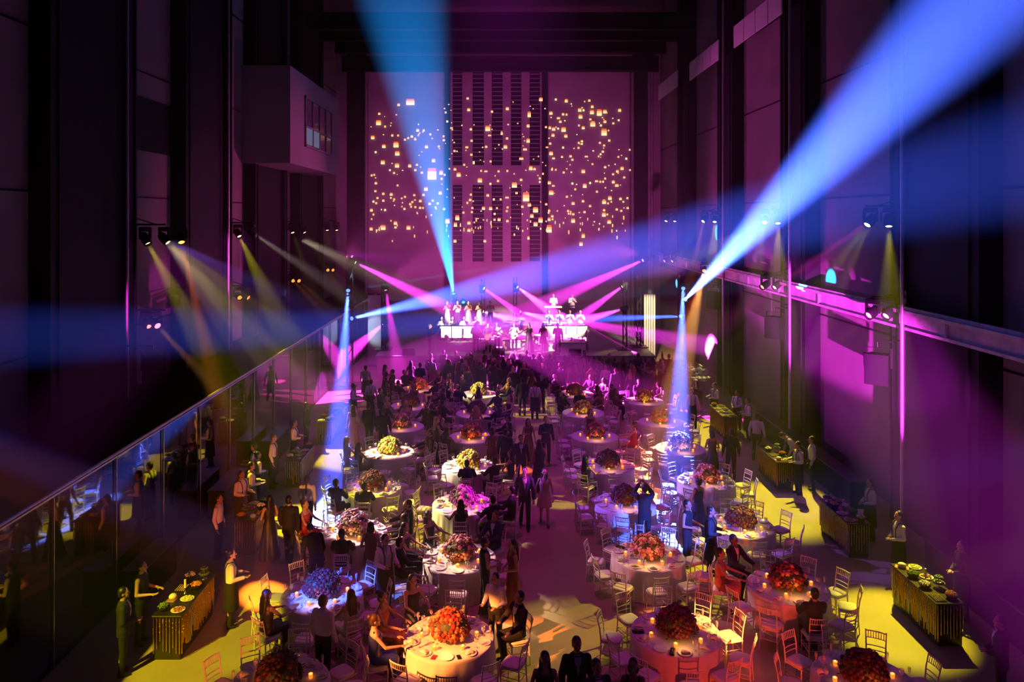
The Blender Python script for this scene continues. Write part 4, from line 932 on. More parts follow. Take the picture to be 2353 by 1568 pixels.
for x,y,z,w,h_,nm in ((2.0,46.3,SZ,.55,.75,'pale amplifier cabinet beside the wine-dressed singer'),(1.45,46.35,SZ,.5,.55,'smaller pale amplifier cabinet before the drum riser'),(.35,46.4,SZ,.5,.6,'pale amplifier behind the white-suited guitarist')):
    o=thing('amplifier',nm,'amplifier',(x,y,z),0,'stage amplifiers'); k=MB(); k.bev((-w/2,-.15,.0),(w/2,.2,h_),.02); part('cabinet',k,mat('cream_tolex',(.75,.68,.6),.7),o); k=MB(); k.box((-w/2+.04,-.165,.05),(w/2-.04,-.15,h_-.14)); part('grille',k,mat('grille_cloth',(.5,.44,.4),.9),o); k=MB(); k.box((-w/2+.04,-.16,h_-.12),(w/2-.04,-.15,h_-.03)); part('control_panel',k,black,o)
for x,nm in ((-5.3,'black stage monitor at the glass-side stage edge'),(-.1,'black stage monitor before the cream-guitar player'),(4.3,'black stage monitor on the stage edge before the brass')):
    o=thing('stage_monitor',nm,'monitor speaker',(x,SY+.25,SZ),0,'stage monitors'); k=MB(); k.add([(-.35,-.2,0),(.35,-.2,0),(.35,.25,0),(-.35,.25,0),(-.35,-.1,.34),(.35,-.1,.34),(.35,.05,.36),(-.35,.05,.36)],[(3,2,1,0),(0,1,5,4),(4,5,6,7),(6,2,3,7),(1,2,6,5),(0,4,7,3)]); part('cabinet',k,black,o); k=MB(); k.add([(-.3,.09,.33),(.3,.09,.33),(.3,.235,.05),(-.3,.235,.05)],[(0,1,2,3)]); part('grille',k,blackm,o)

# ================================================================ TOWERS, MOVING HEADS, SPEAKERS
def truss(x,y,z0,z1,w=.3,name='lighting_tower',lab='',base=True):
    r=thing(name,lab,'lighting tower',(x,y,z0)); L=z1-z0
    k=MB(); h=w/2
    for sx_ in (-h,h):
        for sy_ in (-h,h): k.cyl((sx_,sy_,.02),(sx_,sy_,L),.025,n=6)
    part('mast',k,blackm,r); k=MB(); n=int(L/.5); 
    for i in range(n):
        a=.02+i*(L-.02)/n; b=.02+(i+1)*(L-.02)/n; s=1 if i%2 else -1
        k.cyl((-h*s,-h,a),(h*s,-h,b),.012,n=5,caps=False); k.cyl((-h*s,h,a),(h*s,h,b),.012,n=5,caps=False); k.cyl((-h,-h*s,a),(-h,h*s,b),.012,n=5,caps=False); k.cyl((h,-h*s,a),(h,h*s,b),.012,n=5,caps=False)
    part('lacing',k,blackm,r)
    if base: k=MB(); k.bev((-.5,-.5,0),(.5,.5,.05),.01); part('base_plate',k,blackm,r)
    return r
k=MB(); k.bev((-.17,-.13,.26),(.17,.13,.4),.02); FB=k.mesh('base',[black])
k=MB(); k.bar((-.2,0,-.02),(-.2,0,.27),.04,.1); k.bar((.2,0,-.02),(.2,0,.27),.04,.1); k.bar((-.22,0,.26),(.22,0,.26),.1,.03); FY=k.mesh('yoke',[black])
k=MB(); k.lathe([(.05,.24),(.12,.2),(.15,.05),(.15,-.1),(.135,-.24),(.115,-.24),(.11,-.16)],20,close=False); k.add([(.05*math.cos(i*PI/10),.05*math.sin(i*PI/10),.24) for i in range(20)],[tuple(range(20))]); FH=k.mesh('lamp_head',[black])
k=MB(); k.add([(.112*math.cos(-i*PI/10),.112*math.sin(-i*PI/10),-.165) for i in range(20)],[tuple(range(20))]); k.lathe([(.112,-.165),(.1,-.15),(.001,-.14)],20,close=False); LENS=k
LENSM={}
def lensmat(col,s):
    n='lens_%d_%d_%d_%d'%(*[int(c*99) for c in col],int(s*10))
    return mat(n,(.8,.8,.8),.2,emit=col,es=s)
def spot(a,b,ang,col,pw,blend=.35,rad=.07,name='beam_light'):
    l=bpy.data.lights.new(name,'SPOT'); l.energy=pw; l.color=col; l.spot_size=math.radians(ang); l.spot_blend=blend; l.shadow_soft_size=rad
    o=bpy.data.objects.new(name,l); C.objects.link(o); o.location=a
    o.rotation_euler=(V(b)-V(a)).to_track_quat('-Z','Y').to_euler(); return o
FG='moving head lights'
def fixture(pos,tgt,lab,col,pw,ang,es=3.,blend=.35,up=True,size=1.,lcol=None):
    pos=V(pos); tgt=V(tgt); d=(tgt-pos).normalized()
    r=thing('moving_head_spotlight',lab,'stage light',pos,math.atan2(d.x,-d.y),FG)
    r.scale=(size,)*3
    b=link('base',FB,r); y=link('yoke',FY,r)
    if not up: b.rotation_euler=(PI,0,0); y.rotation_euler=(PI,0,0)
    h=link('lamp_head',FH,r); q=Euler((0,0,r.rotation_euler.z)).to_quaternion().inverted()@d.to_track_quat('-Z','Y'); h.rotation_mode='QUATERNION'; h.rotation_quaternion=q
    part('lens',LENS,lensmat(lcol or col,es),h)
    if pw: spot(pos+d*.27*size,tgt,ang,col,pw,blend)
    return r
def bracket(px,side,z,L,lab):            # arm with a crossbar, bolted to the column face
    Y=px
    r=thing('lamp_bracket',lab,'bracket',(11.93 if side>0 else -12.28,Y,z),0,'wall brackets'); s=-side
    k=MB(); k.cyl((0,0,0),(s*L,0,0),.03,n=8); part('arm',k,blackm,r); k=MB(); k.box((-.03 if s>0 else 0,-.12,-.2),(0 if s>0 else .03,.12,.2)); part('wall_plate',k,blackm,r)
    k=MB(); k.cyl((0,0,.2),(s*L*.6,0,.02),.02,n=6); part('brace',k,blackm,r)
def speaker(x,y,z,rz,side,lab):
    r=thing('hanging_loudspeaker','%s'%lab,'loudspeaker',(x,y,z),rz,'hung loudspeakers')
    k=MB(); k.add([(-.33,-.2,-.5),(.33,-.2,-.5),(.25,.3,-.5),(-.25,.3,-.5),(-.33,-.2,.4),(.33,-.2,.4),(.25,.3,.4),(-.25,.3,.4)],[(3,2,1,0),(4,5,6,7),(0,1,5,4),(1,2,6,5),(2,3,7,6),(3,0,4,7)])
    part('cabinet',k,black,r); k=MB(); k.box((-.3,-.215,-.46),(.3,-.201,.36)); part('grille',k,mat('speaker_grille',(.012,.012,.014),.8,spec=.2),r)
    k=MB(); k.bar((-.37,.02,.0),(-.37,.02,.58),.06,.012); k.bar((.37,.02,0),(.37,.02,.58),.06,.012); k.bar((-.37,.02,.58),(.37,.02,.58),.06,.012); part('yoke',k,blackm,r)
    b=thing('lamp_bracket','bracket arm that carries the %s'%lab.replace('black ',''),'bracket',(11.95 if side>0 else -12.3,y,z+.75),0,'wall brackets'); s=-side; L=abs((11.95 if side>0 else -12.3)-x)
    k=MB(); k.cyl((0,0,0),(s*L,0,0),.03,n=8); part('arm',k,blackm,b); k=MB(); k.cyl((s*L,.02,0),(s*L,.02,-.15),.025,n=8); part('drop_tube',k,blackm,b)
speaker(11.2,40.4,4.9,-1.1,1,'black loudspeaker furthest along the girder wall'); speaker(11.2,31.4,4.75,-.9,1,'black loudspeaker midway along the girder wall'); speaker(11.2,22.8,4.75,-.7,1,'black loudspeaker nearest the camera on girder wall'); speaker(-11.2,24.8,4.3,.8,-1,'black loudspeaker hung above the dark ledge')
truss(-8.3,42.3,0,7.1,lab='dark truss tower beside the stage on the glass side'); truss(10.0,42.3,0,6.,lab='dark truss tower beside the stage on the girder side')
truss(-7.05,46.3,SZ,5.3,.22,lab='slim truss mast on the glass-side end of the stage'); truss(7.5,46.3,SZ,5.4,.22,lab='slim truss mast on the girder-side end of the stage')
truss(8.5,47.2,SZ,7.-SZ,.22,lab='slim truss mast behind the girder-side end of the stage')
for x,h_,nm in ((-3.1,4.,'cyan light'),(-1.2,5.,'string riser'),(1.0,5.1,'drum riser')): truss(x,52.6,SZ,h_,.22,lab='slim mast at the back of the stage by the %s'%nm)

# ================================================================ BUFFET COUNTERS
wood_d=mat('dark_lacquer',(.02,.016,.015),.3)
def counter(x0,x1,y0,y1,side,lab,seed):
    r_=random.Random(seed); cx,cy=(x0+x1)/2,(y0+y1)/2; w,d=(x1-x0)/2,(y1-y0)/2
    r=thing('buffet_counter',lab,'buffet counter',(cx,cy,0),0,'fringed buffet counters')
    k=MB(); k.bev((-w+.05,-d+.05,0),(w-.05,d-.05,.9),.02); part('carcass',k,wood_d,r)
    k=MB(); k.bev((-w,-d,.9),(w,d,.94),.012); part('worktop',k,wood_d,r)
    def fringe(a,b,nx,ny,nm):
        k=MB(); L=math.hypot(b[0]-a[0],b[1]-a[1]); n=int(L/.062)
        for i in range(n):
            t=(i+.5)/n; x=a[0]+(b[0]-a[0])*t; y=a[1]+(b[1]-a[1])*t; zb=.12+.3*abs(math.sin(i*.9))*r_.random()+.05*r_.random()
            k.cyl((x,y,.9),(x,y,zb),.006,.009,n=5,smooth=True)
            for q in range(3):
                zz=r_.uniform(.5,.86); k.ell((x+nx*.008,y+ny*.008,zz),.014,5,3)
        o=link(nm,k.mesh(nm,[gold]),r)
    fringe((-w+.02,-d+.02),(w-.02,-d+.02),0,-1,'fringe'); fringe((-side*(w-.02),-d+.03),(-side*(w-.02),d-.03),-side,0,'fringe'); fringe((-w+.02,d-.02),(w-.02,d-.02),0,1,'fringe')
    return cx,cy
food={n:mat('food_'+n,c,.55,noise=.35,nscale=25) for n,c in dict(greens=(.14,.28,.06),bread=(.7,.45,.2),cheese=(.85,.75,.45),meat=(.4,.1,.06),carrot=(.8,.3,.05),rice=(.85,.8,.68)).items()}
def platter(seed,f):
    r_=random.Random(seed); k=MB(); k.lathe([(.12,0),(.14,.006),(.19,.02),(.2,.028),(.185,.026),(.13,.012),(.001,.01)],24); b=MB()
    for i in range(16):
        a=i*2.4; q=.15*math.sqrt(i/16); b.ell((q*math.cos(a),q*math.sin(a),.035+.01*r_.random()),(r_.uniform(.025,.04),r_.uniform(.02,.035),.02),7,4)
    return [('dish',k.mesh('dish',[china]),'d',None),('food',b.mesh('food',[f]),'f',None)]
def saladbowl(seed,f):
    r_=random.Random(seed); k=MB(); k.lathe([(.08,0),(.09,.01),(.15,.06),(.18,.12),(.17,.12),(.14,.065),(.08,.02)],22); k.lathe([(.001,.02),(.14,.07)],22); b=MB()
    for i in range(34):
        a=i*2.4; q=.15*math.sqrt(i/34); b.ell((q*math.cos(a),q*math.sin(a),.12+.06*(1-(q/.15)**2)+.02*r_.random()),(r_.uniform(.025,.045),r_.uniform(.02,.035),r_.uniform(.012,.025)),6,4,Euler((r_.random()*2,r_.random()*2,0)).to_matrix())
    return [('bowl',k.mesh('bowl',[black]),'d',None),('food',b.mesh('food',[f]),'f',None)]
def loaf():
    k=MB(); k.bev((-.2,-.13,0),(.2,.13,.02),.008); b=MB(); b.ell((0,0,.085),(.13,.11,.08),14,8); return [('board',k.mesh('board',[mat('bread_board',(.4,.22,.1),.6)]),'d',None),('loaf',b.mesh('loaf',[food['rice']]),'f',None)]
def canape():
    k=MB(); k.bev((-.22,-.16,0),(.22,.16,.02),.006); b=MB()
    for i in range(7):
        for j in range(5): b.ell((-.18+i*.06,-.12+j*.06,.032),(.02,.02,.016),6,4)
    return [('tray',k.mesh('tray',[black]),'d',None),('canapes',b.mesh('canapes',[food['bread']]),'f',None)]
def tier():
    k=MB(); k.lathe([(.1,0),(.1,.01),(.012,.02),(.012,.4)],16); 
    for z,q in ((.14,.17),(.3,.12)): k.lathe([(.001,z),(q,z),(q+.01,z+.02),(q,z+.01),(.001,z+.008)],20)
    out=[]
    for z,q,n in ((.17,.12,11),(.33,.08,7)):
        b=MB()
        for i in range(n): b.ell((q*math.cos(i*2*PI/n),q*math.sin(i*2*PI/n),z),(.04,.04,.028),7,5)
        out.append(('food',b.mesh('food',[food['greens']]),'f',None))
    return [('stand',k.mesh('stand',[silver]),'d',None)]+out
def pillar():
    k=MB(); k.lathe([(.05,0),(.05,.01),(.012,.03),(.014,.12),(.04,.14),(.04,.15)],14); b=MB(); b.cyl((0,0,.15),(0,0,.36),.028,.026,n=14); return [('holder',k.mesh('holder',[silver]),'d',None),('candle',b.mesh('candle',[white_m]),'f',None)]
DISH=[('platter','white platter of sliced meat',platter(1,food['meat'])),('salad_bowl','black bowl of green salad',saladbowl(2,food['greens'])),('platter','white platter of cheese',platter(3,food['cheese'])),('bread_board','round pale loaf on a board',loaf()),
      ('salad_bowl','black bowl of orange vegetables',saladbowl(4,food['carrot'])),('canape_tray','black tray of canapes in rows',canape()),('tiered_stand','silver tiered stand of greens',tier()),('salad_bowl','black bowl of rice',saladbowl(5,food['rice']))]
for ci,(x0,x1,y0,y1,sd,lab,sh) in enumerate(CTR):
    cx,cy=counter(x0,x1,y0,y1,sd,lab,ci)
    rr=random.Random(50+ci); n=8
    for q in range(n):
        nm,dl,parts=DISH[(q+ci*3)%8]
        if ci==7 and q%2==0: nm,dl,parts=DISH[5]
        if ci==7 and q%2==0: dl='black tray of canapes, %s tray'%ORD[q//2]
        y=y0+.24+(y1-y0-.48)*(q//2)/3.; x=cx+(-.16 if q%2 else .15)
        small=.74
        spawn(nm,'%s on the %s'%(dl,sh),'dish',parts,(x,y,.941),rr.uniform(0,6) if nm!='canape_tray' else PI/2,'dishes on the %s'%sh,small)
    if ci in (4,5,0): spawn('pillar_candle','tall white candle on the %s'%sh,'candle',pillar(),(cx,(y0+y1)/2+.02,.941),0,None,.85)
def service(x0,x1,y0,y1,lab):
    r=thing('service_table',lab,'service table',((x0+x1)/2,(y0+y1)/2,0),0,'service tables'); w,d=(x1-x0)/2,(y1-y0)/2
    k=MB(); k.bev((-w,-d,.82),(w,d,.86),.01); part('top',k,wood_d,r); k=MB(); k.box((-w+.03,-d+.03,.0),(w-.03,d-.03,.82)); part('black_skirt',k,mat('black_skirt_cloth',(.012,.012,.012),.9),r)
service(-8.95,-8.4,18.1,20.,'black service table at the glass behind the nearest counter'); service(-8.95,-8.4,23.4,25.6,'black service table at the glass behind the second counter'); service(-8.95,-8.4,28.6,30.7,'black service table at the glass behind the third counter')
service(11.0,11.6,24.2,33.2,'long black service counter against the girder wall'); service(11.0,11.6,15.,20.,'black service counter at the girder wall, nearest the camera')
# tall flowers on a plinth
tf=thing('tall_flower_arrangement','tall branching white flowers on a dark plinth by the girder-side beam','flowers',(9.25,36.4,0))
k=MB(); k.bev((-.25,-.25,0),(.25,.25,1.),.02); part('plinth',k,wood_d,tf)
k=MB(); k.lathe([(.1,1.),(.14,1.05),(.16,1.25),(.09,1.42),(.11,1.48)],18); part('vase',k,silver,tf)
k=MB(); b=MB(); rr=random.Random(5); b.mi=0
for i in range(26):
    a=rr.uniform(0,6.28); e=rr.uniform(.2,1.4); L=rr.uniform(.45,.95); p=V((math.cos(a)*math.cos(e)*L,math.sin(a)*math.cos(e)*L,1.45+math.sin(e)*L)); m=V((p.x*.4,p.y*.4,1.45+(p.z-1.45)*.7))
    k.tube([(0,0,1.45),m,p],.008,5)
    for q in range(5):
        c=m.lerp(p,rr.uniform(.2,1.05))+V((rr.uniform(-.07,.07),rr.uniform(-.07,.07),rr.uniform(-.05,.07))); s_=rr.uniform(.04,.075)
        b.ell(c,(s_,s_,s_*.7),7,4)
        for w in range(4): b.ell(c+V((math.cos(w*1.57)*s_,math.sin(w*1.57)*s_,0)),(s_*.6,s_*.6,s_*.35),5,3)
part('branches',k,mat('brown_twig',(.1,.06,.03),.8),tf); part('blossoms',b,FC['white'],tf)
# ribbed lit columns beside the stage and the pale panel at the other end
k=MB()
for i in range(5): k.cyl((-.3+i*.15,0,0),(-.3+i*.15,0,4.3),.065,n=10)
o=thing('ribbed_banner','tall cream ribbed banner beside the girder-side end of stage','banner',(9.5,48.9,0)); part('ribbed_cloth',k,mat('cream_banner',(.8,.74,.6),.7),o); k=MB(); k.box((-.4,-.05,4.3),(.4,.05,4.36)); k.box((-.4,-.1,-.0),(.4,.1,.03)); part('frame',k,blackm,o)
o=thing('fabric_panel','tall pale fabric panel behind the glass-side end of the stage','panel',(-7.75,47.5,0)); k=MB(); k.bev((-.45,-.02,.1),(.45,.02,4.4),.01); part('cloth',k,white_m,o); k=MB(); k.box((-.5,-.2,0),(.5,.2,.1)); part('foot',k,blackm,o)

# ================================================================ PROJECTED LANTERNS ON THE END WALL
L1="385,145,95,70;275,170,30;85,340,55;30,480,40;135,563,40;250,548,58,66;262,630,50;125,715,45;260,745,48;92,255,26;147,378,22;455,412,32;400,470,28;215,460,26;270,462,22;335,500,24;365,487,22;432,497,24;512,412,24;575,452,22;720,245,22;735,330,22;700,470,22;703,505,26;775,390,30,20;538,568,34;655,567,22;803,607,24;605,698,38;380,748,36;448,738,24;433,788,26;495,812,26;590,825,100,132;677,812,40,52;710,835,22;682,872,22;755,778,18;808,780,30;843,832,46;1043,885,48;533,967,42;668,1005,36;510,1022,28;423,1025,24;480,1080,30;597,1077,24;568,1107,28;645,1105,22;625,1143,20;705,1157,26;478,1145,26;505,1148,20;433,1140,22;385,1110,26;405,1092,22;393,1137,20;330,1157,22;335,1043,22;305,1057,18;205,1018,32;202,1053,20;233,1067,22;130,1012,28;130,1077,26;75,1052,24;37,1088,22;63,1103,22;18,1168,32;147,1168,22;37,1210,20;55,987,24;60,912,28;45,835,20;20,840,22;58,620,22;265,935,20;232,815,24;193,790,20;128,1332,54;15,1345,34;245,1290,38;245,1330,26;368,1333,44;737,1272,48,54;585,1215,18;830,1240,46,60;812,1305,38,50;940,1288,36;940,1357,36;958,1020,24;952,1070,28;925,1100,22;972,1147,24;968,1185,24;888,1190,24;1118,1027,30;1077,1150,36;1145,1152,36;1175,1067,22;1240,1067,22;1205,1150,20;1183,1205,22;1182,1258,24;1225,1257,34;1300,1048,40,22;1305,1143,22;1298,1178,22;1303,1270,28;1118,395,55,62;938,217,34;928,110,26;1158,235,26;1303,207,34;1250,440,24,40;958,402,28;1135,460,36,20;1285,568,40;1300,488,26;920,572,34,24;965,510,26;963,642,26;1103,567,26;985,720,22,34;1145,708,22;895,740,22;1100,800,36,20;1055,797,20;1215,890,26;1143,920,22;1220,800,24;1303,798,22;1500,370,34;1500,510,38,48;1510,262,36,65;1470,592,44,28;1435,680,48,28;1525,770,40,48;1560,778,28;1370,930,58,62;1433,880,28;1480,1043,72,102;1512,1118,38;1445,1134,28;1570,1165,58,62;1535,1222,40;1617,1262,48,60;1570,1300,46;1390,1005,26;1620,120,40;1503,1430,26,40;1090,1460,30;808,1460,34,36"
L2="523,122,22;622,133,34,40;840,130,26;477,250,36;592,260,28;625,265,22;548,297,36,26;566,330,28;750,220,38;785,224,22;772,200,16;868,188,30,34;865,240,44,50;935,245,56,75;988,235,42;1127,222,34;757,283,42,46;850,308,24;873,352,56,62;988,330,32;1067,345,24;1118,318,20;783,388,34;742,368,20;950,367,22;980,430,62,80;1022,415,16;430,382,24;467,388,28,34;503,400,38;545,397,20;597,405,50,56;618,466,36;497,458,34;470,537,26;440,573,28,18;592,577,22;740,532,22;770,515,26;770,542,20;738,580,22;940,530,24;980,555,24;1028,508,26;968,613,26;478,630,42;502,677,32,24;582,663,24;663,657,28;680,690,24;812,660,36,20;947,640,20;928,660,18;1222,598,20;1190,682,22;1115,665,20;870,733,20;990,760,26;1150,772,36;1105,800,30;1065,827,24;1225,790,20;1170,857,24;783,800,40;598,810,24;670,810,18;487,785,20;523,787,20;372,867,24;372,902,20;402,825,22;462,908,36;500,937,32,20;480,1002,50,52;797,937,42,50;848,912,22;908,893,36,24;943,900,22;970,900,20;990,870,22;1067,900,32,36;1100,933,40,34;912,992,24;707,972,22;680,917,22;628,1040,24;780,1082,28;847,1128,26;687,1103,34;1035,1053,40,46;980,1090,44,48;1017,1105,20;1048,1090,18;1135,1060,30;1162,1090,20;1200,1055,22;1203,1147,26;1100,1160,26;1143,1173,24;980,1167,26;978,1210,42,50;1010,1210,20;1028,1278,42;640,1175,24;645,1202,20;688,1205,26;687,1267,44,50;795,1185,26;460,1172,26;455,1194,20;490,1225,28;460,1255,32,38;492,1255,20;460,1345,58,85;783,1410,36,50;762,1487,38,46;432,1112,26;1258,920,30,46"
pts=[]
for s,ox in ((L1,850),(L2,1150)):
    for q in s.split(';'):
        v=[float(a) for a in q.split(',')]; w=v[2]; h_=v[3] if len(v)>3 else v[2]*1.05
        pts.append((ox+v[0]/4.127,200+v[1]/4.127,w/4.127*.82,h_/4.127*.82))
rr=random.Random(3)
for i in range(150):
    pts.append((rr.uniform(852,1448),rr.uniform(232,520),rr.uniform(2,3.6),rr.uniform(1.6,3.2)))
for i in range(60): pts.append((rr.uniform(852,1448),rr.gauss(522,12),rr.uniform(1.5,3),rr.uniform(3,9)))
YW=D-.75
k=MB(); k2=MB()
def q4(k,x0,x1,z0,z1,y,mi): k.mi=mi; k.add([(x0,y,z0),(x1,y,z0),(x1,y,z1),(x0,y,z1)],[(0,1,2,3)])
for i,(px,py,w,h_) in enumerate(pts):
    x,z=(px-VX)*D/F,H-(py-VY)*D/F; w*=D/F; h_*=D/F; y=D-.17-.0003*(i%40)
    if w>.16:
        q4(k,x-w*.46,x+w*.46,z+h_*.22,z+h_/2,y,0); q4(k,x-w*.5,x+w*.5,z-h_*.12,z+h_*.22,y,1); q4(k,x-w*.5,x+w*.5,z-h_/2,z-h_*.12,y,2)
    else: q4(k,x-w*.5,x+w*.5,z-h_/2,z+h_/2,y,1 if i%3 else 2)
o=link('lantern_projection',k.mesh('lantern_projection',[mat('lantern_top',(.5,.2,.1),.6,emit=(1.,.17,.05),es=1.1),mat('lantern_middle',(.5,.4,.2),.6,emit=(1.,.5,.14),es=1.7),mat('lantern_foot',(.5,.45,.3),.6,emit=(1.,.74,.36),es=1.7)]))  # projected light put into the emission of quads just off the wall
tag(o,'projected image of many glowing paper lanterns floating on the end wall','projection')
# ================================================================ LIGHT
BL=(.05,.11,1.0); CY=(.012,.29,1.0); MG=(1.,.04,.85); YE=(1.,.84,.015); WA=(1.,.86,.45); ORG=(1.,.30,.03); RD=(1.,.05,.015); PU=(1.,.10,.62); OL=(1.,.25,.04)
# great beams
fixture(P(800,665,41.7),G(764,1190),'blue-beam light shining down the mast, topmost on the glass-side tower',BL,2.8e6,4.2,6,up=False,blend=.85)
fixture(P(806,693,41.7),P(1040,680,45),'light with a thin level cyan beam on the glass-side tower',(.04,.4,1.),6e5,1.5,6,up=False,blend=.6)
fixture(P(805,733,41.7),P(2350,368,15),'lowest light on the glass-side tower, beam across the hall',BL,3.0e6,5.2,6,up=False,blend=.85)
fixture(P(1570,660,41.7),G(1552,1185),'blue-beam light shining down onto tables from the girder-side tower',BL,2.8e6,4.2,6,up=False,blend=.85)
fixture(P(1573,690,41.7),P(2100,150,16),'light with the great blue beam to the roof, girder-side tower',(.065,.14,1.),8e6,5.0,9,up=False,blend=1.)
fixture(P(1567,727,41.7),P(0,775,14.5),'lowest light on the girder-side tower, beam across to the glass',BL,2.2e6,2.6,6,up=False,blend=.8)
fixture(P(1043,680,52.),P(943,100,40),'cyan light at the back of the stage shining up',CY,1.15e6,14.5,6,up=False,blend=.8)
fixture(P(1064,692,51.8),P(1082,760,48),'small cyan light below the upward cyan beam',CY,9e4,5,6,up=False)
for (x,y,Y,tx,ty,TY,lab,pw,a) in ((810,600,41.7,1010,700,40,'pink light atop the glass-side tower',8e5,9),(885,660,45.8,908,800,44,'upper pink light on the glass-side stage mast',2.5e5,12),(885,741,45.8,760,850,43.5,'lower pink light on the glass-side stage mast',3.5e5,20),
   (1483,596,46.75,1250,700,44,'pink light atop the mast behind the girder-side stage end',9e5,9),(1108,660,52.1,1220,740,49,'upper pink light on the mast by the string riser',6e5,9),(1185,657,52.1,1330,765,48,'upper pink light on the mast by the drum riser',1.5e6,13),
   (1105,715,52.1,1400,800,47,'lower pink light on the mast by the string riser',1.5e6,15),(1190,715,52.1,1440,785,48,'lower pink light on the mast by the drum riser',1.5e6,16),(1435,655,45.8,1290,760,44,'upper pink light on the girder-side stage mast',5e5,12),(1435,709,45.8,1230,770,47,'lower pink light on the girder-side stage mast',1.2e6,15)):
    fixture(P(x,y,Y),P(tx,ty,TY),lab,MG,pw,a,6,up=False,lcol=(1,.45,.9))
# side wall lights: pairs under brackets, warm floor wash above and orange lamps below
LW=[(25.9,'second',((-6.0,23.3,0),16,19e3),((-2.3,22.7,0),13,17e3)),(35.1,'third',((-6.,29.5,0),15,17e3),((1.3,36.3,0),11,14e3)),(44.2,'fourth',((-7.5,39,0),13,2e3),((-5,40,0),13,1.6e3)),(53.2,'furthest',((-9.5,48,0),11,1.5e3),((-8.5,48,0),11,1.5e3))]
for i,(y,nm,dn_,ou_) in enumerate(LW):
    bracket(y+.1,-1,8.96,.95,'upper bracket on the glass-side wall, %s column'%nm)
    z=8.48
    fixture((-12.05,y+.15,z),dn_[0],'warm light aimed down, glass-side wall, upper bracket, %s column'%nm,YE,dn_[2],dn_[1],2.5,.6,lcol=WA)
    fixture((-11.4,y+.15,z),ou_[0],'warm light aimed outward, glass-side wall, upper bracket, %s column'%nm,YE,ou_[2],ou_[1],2.5,.6,lcol=WA)
    bracket(y+.1,-1,6.06,.95,'lower bracket on the glass-side wall, %s column'%nm)
    zz=5.6; x1,y1=TB[('B2','A4','B4','A7')[i]]; x2,y2=TB[('B1','B1','B5','B7')[i]]
    fixture((-12.02,y+.15,zz),(x1,y1,.8),'orange-lensed light, inner, glass-side wall, lower bracket, %s column'%nm,ORG,(4e3,5e3,5e3,2e3)[i],(4,5,5,7)[i],2.4,.25,lcol=OL)
    fixture((-11.7,y+.15,zz),(x2-.1,y2-.05,.8) if i!=1 else (.7,28.9,0),'orange-lensed light, outer, glass-side wall, lower bracket, %s column'%nm,(1,.4,.1) if i==0 else ORG,(14e3,8e3,6e3,2e3)[i],(5,3.6,5,7)[i],2.4,.25,lcol=OL)
RW=[(23.0,'second',((9.0,17.4,0),18,11e3),((1.3,17.0,0),13,6e3)),(32.2,'third',((9.,24.6,0),20,12e3),((5.3,19.6,0),12,6e3)),(41.7,'fourth',((8.7,33,0),17,11e3),((2.,33,0),12,2.5e3)),(51.2,'furthest',((9,45,0),12,1.5e3),((6,44,0),12,1.5e3))]
for i,(y,nm,dn_,ou_) in enumerate(RW):
    bracket(y,1,9.545,1.,'upper bracket on the girder wall, %s column'%nm)
    z=9.1
    fixture((11.65,y+.05,z),dn_[0],'warm light aimed down, girder wall, upper bracket, %s column'%nm,YE,dn_[2],dn_[1],2.5,.6,lcol=WA)
    fixture((11.1,y+.05,z),ou_[0],'warm light aimed outward, girder wall, upper bracket, %s column'%nm,YE,ou_[2],ou_[1],2.5,.6,lcol=WA)
    bracket(y-.3,1,6.845,1.,'lower bracket on the girder wall, %s column'%nm)
    x1,y1=TB['D5']
    fixture((11.0,y-.3,6.4),(x1-.6,y1+.1,.8) if i==2 else (-1,y-7,0),'orange-lensed light, inner, girder wall, lower bracket, %s column'%nm,(1,.42,.1) if i==2 else ORG,(5e3,3e3,210e3,1e3)[i],(6,6,6.6,10)[i],2.6,.25,lcol=(1,.3,.07))
    fixture((11.5,y-.3,6.4),(3.2,y-5,.7),'orange-lensed light, outer, girder wall, lower bracket, %s column'%nm,ORG,(2e3,2e3,2e3,1e3)[i],7,2.6,.4,lcol=(1,.55,.25))
# lamps on the columns beside the bridge, for single tables and the floor
bracket(7.4,-1,9.615,1.6,'bracket on the glass-side wall, column beside the bridge'); bracket(4.4,1,9.615,1.6,'bracket on the girder wall, column beside the bridge')
fixture((-11.6,7.4,9.17),(-6.2,16.6,0),'warm light for the nearest buffet counter, column beside the bridge',YE,12e3,14,2.5,.6,lcol=WA)
fixture((-11.1,7.4,9.17),(TB['B1'][0]-.05,TB['B1'][1]-.02,.8),'orange light for the spotlit table, column beside the bridge',(1,.24,.04),55e3,7.2,6,.2,lcol=OL)
fixture((-10.85,26.05,8.5),(-5.75,18.7,0),'orange light for the red floor pool, glass-side wall, upper bracket, second column',(1,.2,.015),60e3,6.,6,.55,lcol=OL)
fixture((11.6,4.4,9.17),(TB['C1'][0]+1.1,TB['C1'][1]+.3,.8),'orange light for the table rim, column beside the bridge',(1,.32,.06),100e3,4.,6,.3,lcol=OL)
fixture((-10.1,7.4,9.17),(TB['A2'][0]+.2,TB['A2'][1]+.2,.8),'blue light for the blue-lit table, column beside the bridge',BL,90e3,5.8,6,.4,lcol=BL)
fixture((10.6,4.4,9.17),(TB['C3'][0]+.4,TB['C3'][1]-.9,.4),'blue light for the violet-lit aisle table, column beside the bridge',BL,120e3,5.,6,.4,lcol=BL)
def tspot(src,t,ang,col,pw,dx=0,dy=0,blend=.6):
    x,y=TB[t]; spot(src,(x+dx,y+dy,.8),ang,col,pw,blend,name='table_light')
LU=(-11.2,25.6,8.5); LV=(-11.2,34.8,8.5); RU=(10.9,22.6,9.1); RV=(10.9,41.2,9.1)
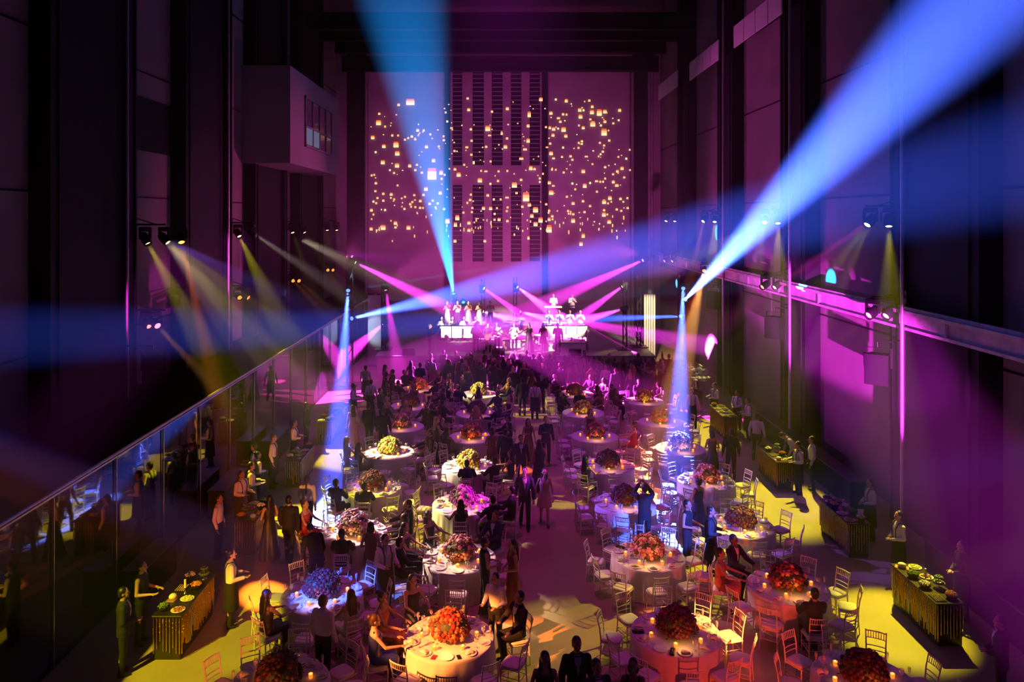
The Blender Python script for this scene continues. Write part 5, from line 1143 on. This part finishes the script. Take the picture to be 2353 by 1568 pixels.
spot(RU,(.45,28.1,0),4.,(1,.17,.015),60e3,.4,name='table_light'); spot((10.9,40.8,6.2),(4.6,27.6,.5),7,(1,.1,.015),50e3,.7,name='table_light'); spot(RV,(5.0,26.3,0),6,(1,.25,.03),26e3,.6,name='table_light'); spot(RU,(1.9,24.8,0),6,YE,9e3,.6,name='table_light'); spot(RU,(5.6,20.2,0),9,YE,12e3,.6,name='table_light'); tspot(RU,'B3',7,MG,26e3,.3,0); tspot(LU,'A5',8.5,(1,.75,.4),34e3); tspot(LU,'B4',9,(1,.75,.5),34e3,-.2); tspot(LU,'A3',9,(1,.6,.6),26e3,.2); tspot(LU,'B2',9,(1,.65,.5),26e3,-.4)
tspot(LU,'B3',7,(1,.8,.55),14e3,-.4,-.2); tspot(LV,'B7',8,(1,.8,.6),14e3); tspot(RV,'A8',8,(1,.25,.08),14e3); tspot(LU,'C3',8,(.25,.1,1),20e3); tspot(LU,'D3',7,(.22,.08,1),26e3); tspot(LU,'C2',8,(.9,.4,.5),12e3,-.3); tspot(LU,'D4',7,(.5,.25,1),20e3); tspot(LV,'C4',8,(.45,.2,.9),14e3); tspot(LU,'A4',7,(.35,.16,1),9e3)
# floods near the bridge: magenta on the side walls, red on the near tables
spot((2.6,-9,2.6),(12.4,28.6,5.2),7.2,(1,.035,.9),620e3,.4,.2,'flood_light')
spot((-2.6,-9,2.6),(-12.4,31,6.8),4.6,(1,.05,.8),110e3,.5,.2,'flood_light')
spot((3.,-2,3.2),(5.,18.4,0.3),15,RD,7e3,.8,.2,'flood_light')
spot((-2.,-2,3.4),(-7.,21.3,.5),11,(1,.16,.03),14e3,.8,.2,'flood_light')
spot((-1.5,-2,3.6),(-7.1,27.,.5),6,(1,.4,.06),14e3,.8,.2,'flood_light')
spot((3.4,-2,3.2),(6.2,15.4,0.),15,RD,5e3,.8,.2,'flood_light')
# cyan glints thrown on the side walls by the towers
spot((-7.5,41.2,4.2),(12.45,29.1,6.85),2.,(.01,.5,1),330e3,.3,.05,'cyan_light'); spot((-7.5,41.2,5.4),(12.45,44.3,8.3),2.6,(.01,.4,1),260e3,.3,.05,'cyan_light'); spot((9.4,41.,4.2),(-12.3,43.8,4.9),1.2,(.01,.45,1),200e3,.3,.05,'cyan_light')
# purple wash from the towers to the end wall and the side bays, magenta wash down from unseen lamps added under the roof
for a,b,ang,col,pw in (((-8.3,41.7,7.2),(-4,60,11),75,PU,6e3),((10.,41.7,6.2),(5,60,12),75,PU,6e3),((0,53,2.),(0,60,9),110,PU,2.4e3),
    ((8.5,46.6,7.),(-12.4,39,9),46,(1,.10,.42),10e3),((-7.,45.8,5.4),(12.4,38,11),52,(1,.08,.62),10e3),((-8.3,41.7,7.2),(12.4,31,5),26,(.9,.04,.9),8e3),((10.,41.7,6.2),(-12.4,33,8.5),24,(1,.12,.45),7e3),
    ((0,20,25.5),(.8,20,0),36,(.85,.02,.55),5e3),((0,32,25.5),(.5,32,0),46,(.66,.02,.9),9e3),((0,43,25.5),(.5,43,0),44,(.7,.03,.8),2.2e3)):
    spot(a,b,ang,col,pw,.8,.2,'wash_light')
# warm front light on the band
for a_,b_,w_ in (((-9.5,36.5,8.2),(-2.4,46.6,2.6),11),((11.4,36.,8.4),(3.8,46.8,2.8),11),((-9.5,36.,8.2),(.9,45.4,2.2),10),((11.4,37,8.4),(4.2,51.5,3.4),8),((-9.5,37,8.2),(-2.3,49.6,3.),9)):
    spot(a_,b_,w_,(1,.74,.55),50e3,.5,.1,'front_light')
spot((-8.3,41.6,6.4),(-7.6,47.3,2.4),14,(.6,.8,1),3e3,.5,.1,'panel_light'); spot((8.6,44.2,5.),(9.5,48.8,2.6),40,(1,.8,.5),3e3,.5,.1,'panel_light')
# candle glow, one lamp per table
for t in TB:
    x,y=TB[t]
    l=bpy.data.lights.new('candle_light','POINT'); l.energy=4.; l.color=(1,.4,.08); l.shadow_soft_size=.15
    o=bpy.data.objects.new('candle_light',l); C.objects.link(o); o.location=(x,y-.62,.95)
w=bpy.data.worlds.new('hall_air'); sc.world=w; w.use_nodes=True
nt=w.node_tree; bg=nt.nodes['Background']; bg.inputs[0].default_value=(0,0,0,1); bg.inputs[1].default_value=0
vs=nt.nodes.new('ShaderNodeVolumeScatter'); vs.inputs['Density'].default_value=.0072; vs.inputs['Anisotropy'].default_value=.35
nt.links.new(vs.outputs[0],nt.nodes['World Output'].inputs['Volume'])
v=sc.view_settings; v.view_transform='Standard'; v.look='None'; v.exposure=0; v.gamma=1; v.use_curve_mapping=False
c=sc.cycles; c.max_bounces=5; c.diffuse_bounces=2; c.glossy_bounces=2; c.transmission_bounces=3; c.transparent_max_bounces=6; c.volume_bounces=0; c.caustics_reflective=False; c.caustics_refractive=False
c.use_denoising=True; c.sample_clamp_indirect=4; c.use_adaptive_sampling=True; c.adaptive_threshold=.05
